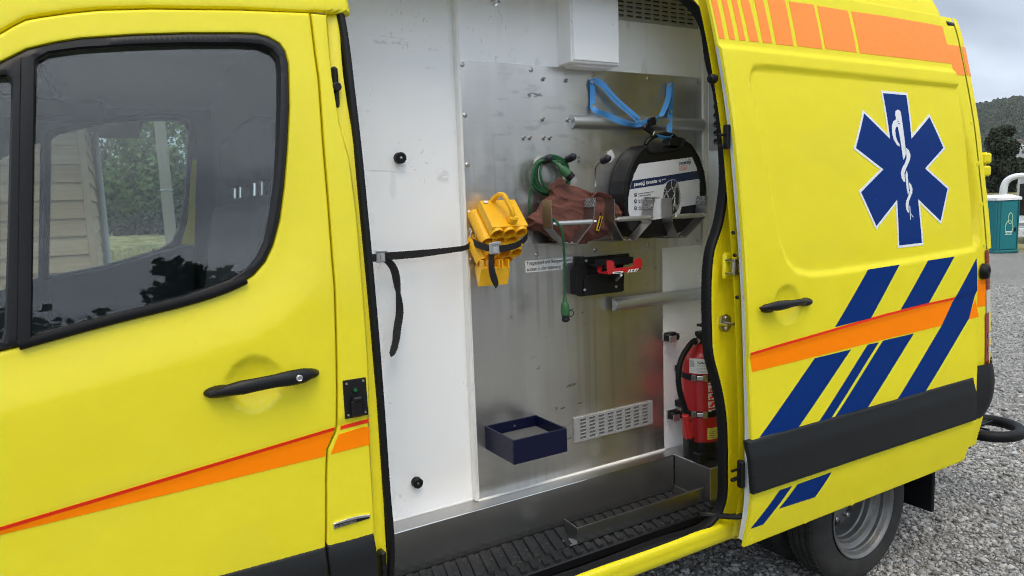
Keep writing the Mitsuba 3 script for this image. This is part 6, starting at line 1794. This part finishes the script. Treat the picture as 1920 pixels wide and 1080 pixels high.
eu = eu if eu[2] > 0 else -eu
obj('buckle', place(cat(box(-.018, .018, -.008, .006, -.016, .016, .004), box(-.022, -.006, -.011, .004, -.013, .013, .003)), c_, eb, (0, 1, 0), eu), 'black_plastic', bs, label='black plastic buckle')
c_ = Z5(1055, 870, .352)
eb = unit(Z5(1120, 930, .352) - Z5(960, 800, .352)); eu = unit(np.cross(eb, (0, 1, 0))); eu = eu if eu[2] > 0 else -eu
obj('buckle_tongue', place(cat(box(-.030, .012, -.006, .006, -.013, .013, .004), box(.008, .024, -.004, .004, -.012, .012, .003)), c_, eb, (0, 1, 0), eu), 'black_plastic', bs)
obj('tongue_tip', place(cat(box(.022, .030, -.004, .003, -.009, .009, .002)), c_, eb, (0, 1, 0), eu), 'chrome', bs)

# ---- black wall bracket with a red tray
Z4 = lambda a, b, y: at(970 + a / 5.189, 450 + b / 5.189, y)
xz = lambda pts, y: [(p[0], p[2]) for p in [Z4(a, b, y) for a, b in pts]]
wb2 = thing('device_bracket', 'black wall bracket with a red tray on the lower steel plate', 'bracket')
YP = .385
obj('front_plate', slab(Polygon(xz([(583, 238), (740, 236), (980, 300), (1040, 330), (1036, 490), (1022, 502), (608, 552), (583, 540)], YP)).buffer(-.002).buffer(.002), YP, YP + .004, .001), 'case_black', wb2)
fp = Polygon(xz([(640, 540), (640, 390), (660, 345), (720, 325), (900, 325), (985, 350), (985, 495)], YP))
obj('front_cover', slab(fp, YP - .006, YP - .0002, .0015), 'case_black', wb2)
p0, p1 = Z4(583, 238, YP), Z4(583, 540, YP)
pl_ = Polygon([(YP, p0[2]), (YP + .02, p0[2] - .012), (W1 - .001, p0[2] - .03), (W1 - .001, p1[2] + .002), (YP, p1[2])])
xr_ = Z4(1036, 400, YP)[0]
for x in (p0[0], xr_ - .003):
    obj('side_flange', place(trimesh.creation.extrude_polygon(pl_, .003, engine='earcut'), (x, 0, 0), (0, 1, 0), (0, 0, 1), (1, 0, 0)), 'case_black', wb2)
ta, tb2 = Z4(640, 170, W1 - .01), Z4(1160, 150, W1 - .01)
xa_, xb_, zt_ = Z4(655, 200, YP)[0], Z4(1150, 160, YP)[0], Z4(655, 205, YP)[2]
obj('upper_plate', cat(box(xa_ - .012, xa_ + .012, YP - .002, W1 - .001, zt_ - .016, zt_ + .016, .002), box(xa_, xb_, W1 - .012, W1 - .001, zt_ - .035, zt_ + .010, .002)), 'case_black', wb2)
obj('trough', cat(box(xa_ + .01, xb_ - .02, .335, W1 - .012, zt_ - .020, zt_ - .016, .001), box(xa_ + .01, xb_ - .055, .333, .337, zt_ - .020, zt_ + .006, .001)), 'case_black', wb2)
mat('red_lacquer', base_color=(0.42, 0.010, 0.014), roughness=0.3, clearcoat=.6)
YR = .285
fr_ = xz([(872, 200), (925, 200), (943, 222), (946, 276), (1128, 258), (1130, 215), (1150, 185), (1190, 172), (1214, 190), (1216, 255), (1160, 300), (1000, 322), (884, 336), (876, 300)], YR)
tr_ = obj('red_tray', slab(Polygon(fr_).buffer(-.0015).buffer(.0015), YR, YR + .004, .001), 'red_lacquer', wb2, label='glossy red tray with turned-up ends')
bx_ = np.array(fr_)
obj('tray_floor', box(bx_[:, 0].min() + .005, bx_[:, 0].max() - .012, YR + .004, .345, bx_[3][1] - .020, bx_[3][1] - .016), 'red_lacquer', tr_)
obj('tray_end', cat(box(bx_[:, 0].max() - .006, bx_[:, 0].max() - .002, YR + .004, .33, bx_[3][1] - .016, bx_[9][1] - .004, .001)), 'red_lacquer', tr_)
obj('red_latch', slab(Polygon(xz([(785, 255), (828, 255), (822, 300), (805, 320), (785, 312)], .345)), .345, .352, .001), 'red_lacquer', wb2)
obj('sticker', slab(Polygon(xz([(926, 312), (1030, 302), (1020, 322), (930, 330)], YR)), YR - .001, YR, .0002), 'paper', tr_)
obj('sticker', slab(Polygon(xz([(1085, 290), (1180, 276), (1160, 306), (1070, 318)], YR)), YR - .001, YR, .0002), 'paper', tr_)
obj('sticker_print', cat(slab(Polygon(xz([(938, 317), (1018, 309), (1012, 317), (940, 324)], YR)), YR - .0016, YR - .001, .0001), slab(Polygon(xz([(1098, 292), (1108, 290), (1094, 314), (1084, 315)], YR)), YR - .0016, YR - .001, .0001),
                         slab(Polygon(xz([(1122, 289), (1142, 287), (1130, 304), (1112, 306)], YR)), YR - .0016, YR - .001, .0001), slab(Polygon(xz([(1155, 284), (1168, 282), (1154, 304), (1144, 305)], YR)), YR - .0016, YR - .001, .0001)), 'ink', tr_)
labels[list(scene)[-1]] = {'label': 'dark marks on the white stickers', 'kind': 'stuff'}
a_, b_ = Z4(1010, 340, .30), Z4(960, 390, .375)
obj('lever', cyl(b_, a_, .006, 12, .001), 'aluminium', wb2)
c_ = Z4(920, 392, YP - .010)
obj('lever_ring', tube([c_ + [.010 * math.cos(a), 0, .010 * math.sin(a)] for a in np.linspace(0, 2 * math.pi, 17)[:-1]], .0025, 6, closed=True), 'black_plastic', wb2)
for a, b in ((647, 484), (952, 450), (662, 200)):
    x, _, z = Z4(a, b, YP)
    obj('screw', lathe((x, YP - .0105, z), (0, 1, 0), [(.0012, .0001), (.001, .0025), (0, .003), (.003, .0055), (.0045, .0062), (.006, .0062)], 14), 'chrome', wb2)

# ---- spring clips on the white board
for lab, px, py in (('upper black and steel spring clip on the white board', 1259, 631), ('lower black and steel spring clip on the white board', 1266, 777)):
    t = thing('spring_clip', lab, 'clip', 'spring clips beside the fire extinguisher')
    x, _, z = at(px, py, .415)
    obj('jaw', cat(box(x - .030, x - .010, .392, W - .002, z - .017, z + .012, .004), box(x + .008, x + .026, .390, W - .002, z - .014, z + .014, .004)), 'black_plastic', t)
    obj('spring', box(x - .034, x + .004, .388, .393, z - .020, z + .008, .0015), 'aluminium', t)
    obj('plate', box(x - .032, x + .028, W - .008, W, z - .020, z + .018, .002), 'steel', t)
    obj('roller', cat(cyl((x - .012, .395, z + .014), (x + .004, .395, z + .018), .007, 12, .002)), 'black_plastic', t)
# small chrome fitting at the very top of the white board
x, _, z = at(932, 1, W - .02)
t = thing('wall_fitting', 'small chrome fitting at the top edge of the white wall board', 'fitting')
obj('knob', lathe((x, W - .034, z), (0, 1, 0), [(0, .0001), (.002, .010), (.014, .012), (.018, .008), (.034, .008)], 18), 'chrome', t)
obj('flange', lathe((x, W - .004, z), (0, 1, 0), [(0, .0001), (0, .014), (.004, .016)], 18), 'chrome', t)

# ---- fire extinguisher
mat('extinguisher_red', base_color=(0.43, 0.008, 0.012), roughness=0.28, specular=0.5, clearcoat=0.7)
mat('label_white', base_color=(0.70, 0.70, 0.68), roughness=0.5)
mat('label_yellow', base_color=(0.66, 0.58, 0.09), roughness=0.5)
fe = thing('fire_extinguisher', 'red fire extinguisher with a black hose strapped in the right corner of the bay', 'fire extinguisher')
er = .078
ec = np.array([at(1289, 745, .30)[0] + er * .99, .300, ZL + .001])
z_sh, z_b = at(1300, 668, .30)[2], at(1300, 826, .30)[2]
zt_ = at(1312, 640, .30)[2]
obj('cylinder', lathe(ec, (0, 0, 1), [(z_b - ec[2], .0001), (z_b - ec[2], er * .9), (z_b - ec[2] + .012, er), (z_sh - ec[2] - .02, er), (z_sh - ec[2], er * .95), (z_sh - ec[2] + .020, er * .75), (z_sh - ec[2] + .034, er * .42), (z_sh - ec[2] + .046, er * .30), (z_sh - ec[2] + .055, .0001)], 56, ref=(1, 0, 0)), 'extinguisher_red', fe)
obj('foot_ring', lathe(ec, (0, 0, 1), [(0, .0001), (0, er * .86), (.006, er * .94), (z_b - ec[2] + .006, er * .97), (z_b - ec[2] + .012, er * .90)], 48, ref=(1, 0, 0)), 'black_plastic', fe)
vt = ec + [0, 0, z_sh - ec[2] + .045]
obj('valve', cat(cyl(vt, vt + [0, 0, .050], .018, 16, .003), box(vt[0] - .022, vt[0] + .05, vt[1] - .016, vt[1] + .016, vt[2] + .035, vt[2] + .055, .004), box(vt[0] - .015, vt[0] + .09, vt[1] - .012, vt[1] + .012, vt[2] + .075, vt[2] + .086, .003), cyl(vt + [-.03, 0, .02], vt + [0, 0, .02], .010, 12)), 'black_plastic', fe, label='black valve with carrying lever')
obj('hose_nut', cyl(vt + [-.042, -.006, .014], vt + [-.018, -.003, .018], .0125, 8, .002), 'aluminium', fe)
H4 = lambda a, b, y: at(1220 + a / 2.4545, 580 + b / 2.4545, y)
hp_ = [vt + [-.040, -.006, .014], H4(200, 145, .275), H4(165, 185, .262), H4(135, 250, .254), H4(128, 330, .252), H4(140, 400, .250), H4(158, 455, .245), H4(172, 492, .240)]
obj('hose', tube(hp_, .0115, 12, n=70), 'rubber', fe, label='black rubber hose')
a_, b_ = H4(159, 485, .236), H4(180, 592, .236)
obj('nozzle', cyl(b_, a_, .0135, 16, .003, r2=.0145), 'extinguisher_red', fe, label='red nozzle grip')
obj('nozzle_tip', cat(cyl(H4(183, 590, .238), H4(192, 640, .24), .0145, 14, .003), cyl(H4(168, 520, .240), H4(182, 510, .240), .008, 10)), 'black_plastic', fe)
obj('tip_holder', box(ec[0] - er - .012, ec[0] - er + .03, .222, .262, ZL + .001, ZL + .045, .004), 'black_plastic', fe)


def wrap(a0, a1, z0, z1, out, n=16):
    a = np.linspace(a0, a1, n)
    V = np.array([[(ec[0] + (er + out) * math.cos(t), ec[1] + (er + out) * math.sin(t), z) for t in a] for z in (z0, z1)]).reshape(-1, 3)
    k = np.arange(n - 1)
    return trimesh.Trimesh(V, np.vstack([np.stack([k, k + 1, n + k + 1], 1), np.stack([k, n + k + 1, n + k], 1)]), process=False)


D_ = math.radians
zA, zB, zC2, zD = H4(200, 240, .23)[2], H4(200, 310, .23)[2], H4(270, 350, .225)[2], H4(270, 515, .225)[2]
obj('paper_label', wrap(D_(188), D_(252), zB, zA, .0006), 'label_white', fe, smooth=True, label='white inspection label with handwriting')
for k in range(7):
    z = zB + (zA - zB) * (.08 + .1 * k)
    obj('label_rule', wrap(D_(212), D_(250), z - .0005, z + .0005, .0010), 'print_grey', fe, smooth=True)
for k in range(6):
    z = zB + (zA - zB) * (.45 + .075 * k)
    obj('small_print', wrap(D_(190), D_(190 + 12 + 5 * rng.random()), z - .0011, z + .0011, .0010), 'print_grey', fe, smooth=True)
wr = []
for k in range(9):
    t = D_(214 + 3.4 * k)
    wr.append((ec[0] + (er + .0014) * math.cos(t), ec[1] + (er + .0014) * math.sin(t), zB + (zA - zB) * (.74 + .07 * math.sin(k * 2.1))))
obj('handwriting', tube(np.array(wr), .0012, 6, n=40), 'ink', fe)
obj('black_label', wrap(D_(236), D_(254), zA - .014, zA + .004, .0014), 'ink', fe, smooth=True)
for k in range(4):
    z1_ = zC2 - k * (zC2 - zD) / 4.4
    z0_ = z1_ - (zC2 - zD) / 5.6
    obj('pictogram', wrap(D_(246), D_(282), z0_, z1_, .0006), 'label_white', fe, smooth=True)
    obj('pictogram_mark', wrap(D_(250), D_(262), z0_ + .004, z0_ + .013, .0012), 'film_red', fe, smooth=True)
    obj('pictogram_mark', wrap(D_(256), D_(274), z0_ + .010, z1_ - .004, .0010), 'ink' if k % 2 else 'film_red', fe, smooth=True)
obj('label_heading', wrap(D_(244), D_(270), zC2 + .004, zC2 + .010, .0008), 'label_white', fe, smooth=True)
z1_, z0_ = H4(270, 548, .225)[2], H4(270, 600, .225)[2]
obj('yellow_label', wrap(D_(243), D_(300), z0_, z1_, .0006), 'label_yellow', fe, smooth=True, label='yellow inspection sticker')
for k in range(5):
    z = z0_ + (z1_ - z0_) * (.15 + .17 * k)
    obj('label_line', wrap(D_(247), D_(262 + 8 * rng.random()), z - .0011, z + .0011, .0011), 'ink', fe, smooth=True)
for k, (zz_, lb_) in enumerate(((H4(230, 325, .225)[2], 'upper clamp band with a steel latch'), (H4(230, 495, .225)[2], 'lower clamp band with a steel latch'))):
    st = obj('clamp_band', sweep(np.array([(ec[0] + (er + .0025) * math.cos(t), ec[1] + (er + .0025) * math.sin(t), zz_) for t in np.linspace(0, 2 * math.pi, 41)[:-1]]), np.array([(-.001, -.012), (.001, -.012), (.001, .012), (-.001, .012)]), np.array([(math.cos(t), math.sin(t), 0) for t in np.linspace(0, 2 * math.pi, 41)[:-1]]), closed=True), 'black_plastic', fe, label=lb_)
    for t, w2, h2 in ((D_(205), .010, .013), (D_(222), .013, .009), (D_(236), .009, .014)):
        c_ = ec + [(er + .006) * math.cos(t), (er + .006) * math.sin(t), zz_ - ec[2]]
        obj('latch', place(box(-w2, w2, -.004, .004, -h2, h2, .002), c_, (-math.sin(t), math.cos(t), 0), (-math.cos(t), -math.sin(t), 0), (0, 0, 1)), 'steel', st)
    obj('wall_holder', box(ec[0] - .02, ec[0] + .02, ec[1] + er, W, zz_ - .014, zz_ + .014, .003), 'black_plastic', st)

# ---------------------------------------------------------------- the damp air that fades the hill
scene['air'] = {'type': 'homogeneous', 'albedo': {'type': 'rgb', 'value': [0.94, 0.95, 0.96]}, 'sigma_t': 0.00009}
scene['haze'] = {'type': 'cube', 'to_world': T().translate([700, 400, 100]).scale([2200, 2400, 110]), 'bsdf': {'type': 'null'}, 'interior': {'type': 'ref', 'id': 'air'}}
labels['haze'] = {'label': 'thin damp haze over the valley', 'kind': 'stuff'}
scene['camera']['medium'] = {'type': 'ref', 'id': 'air'}
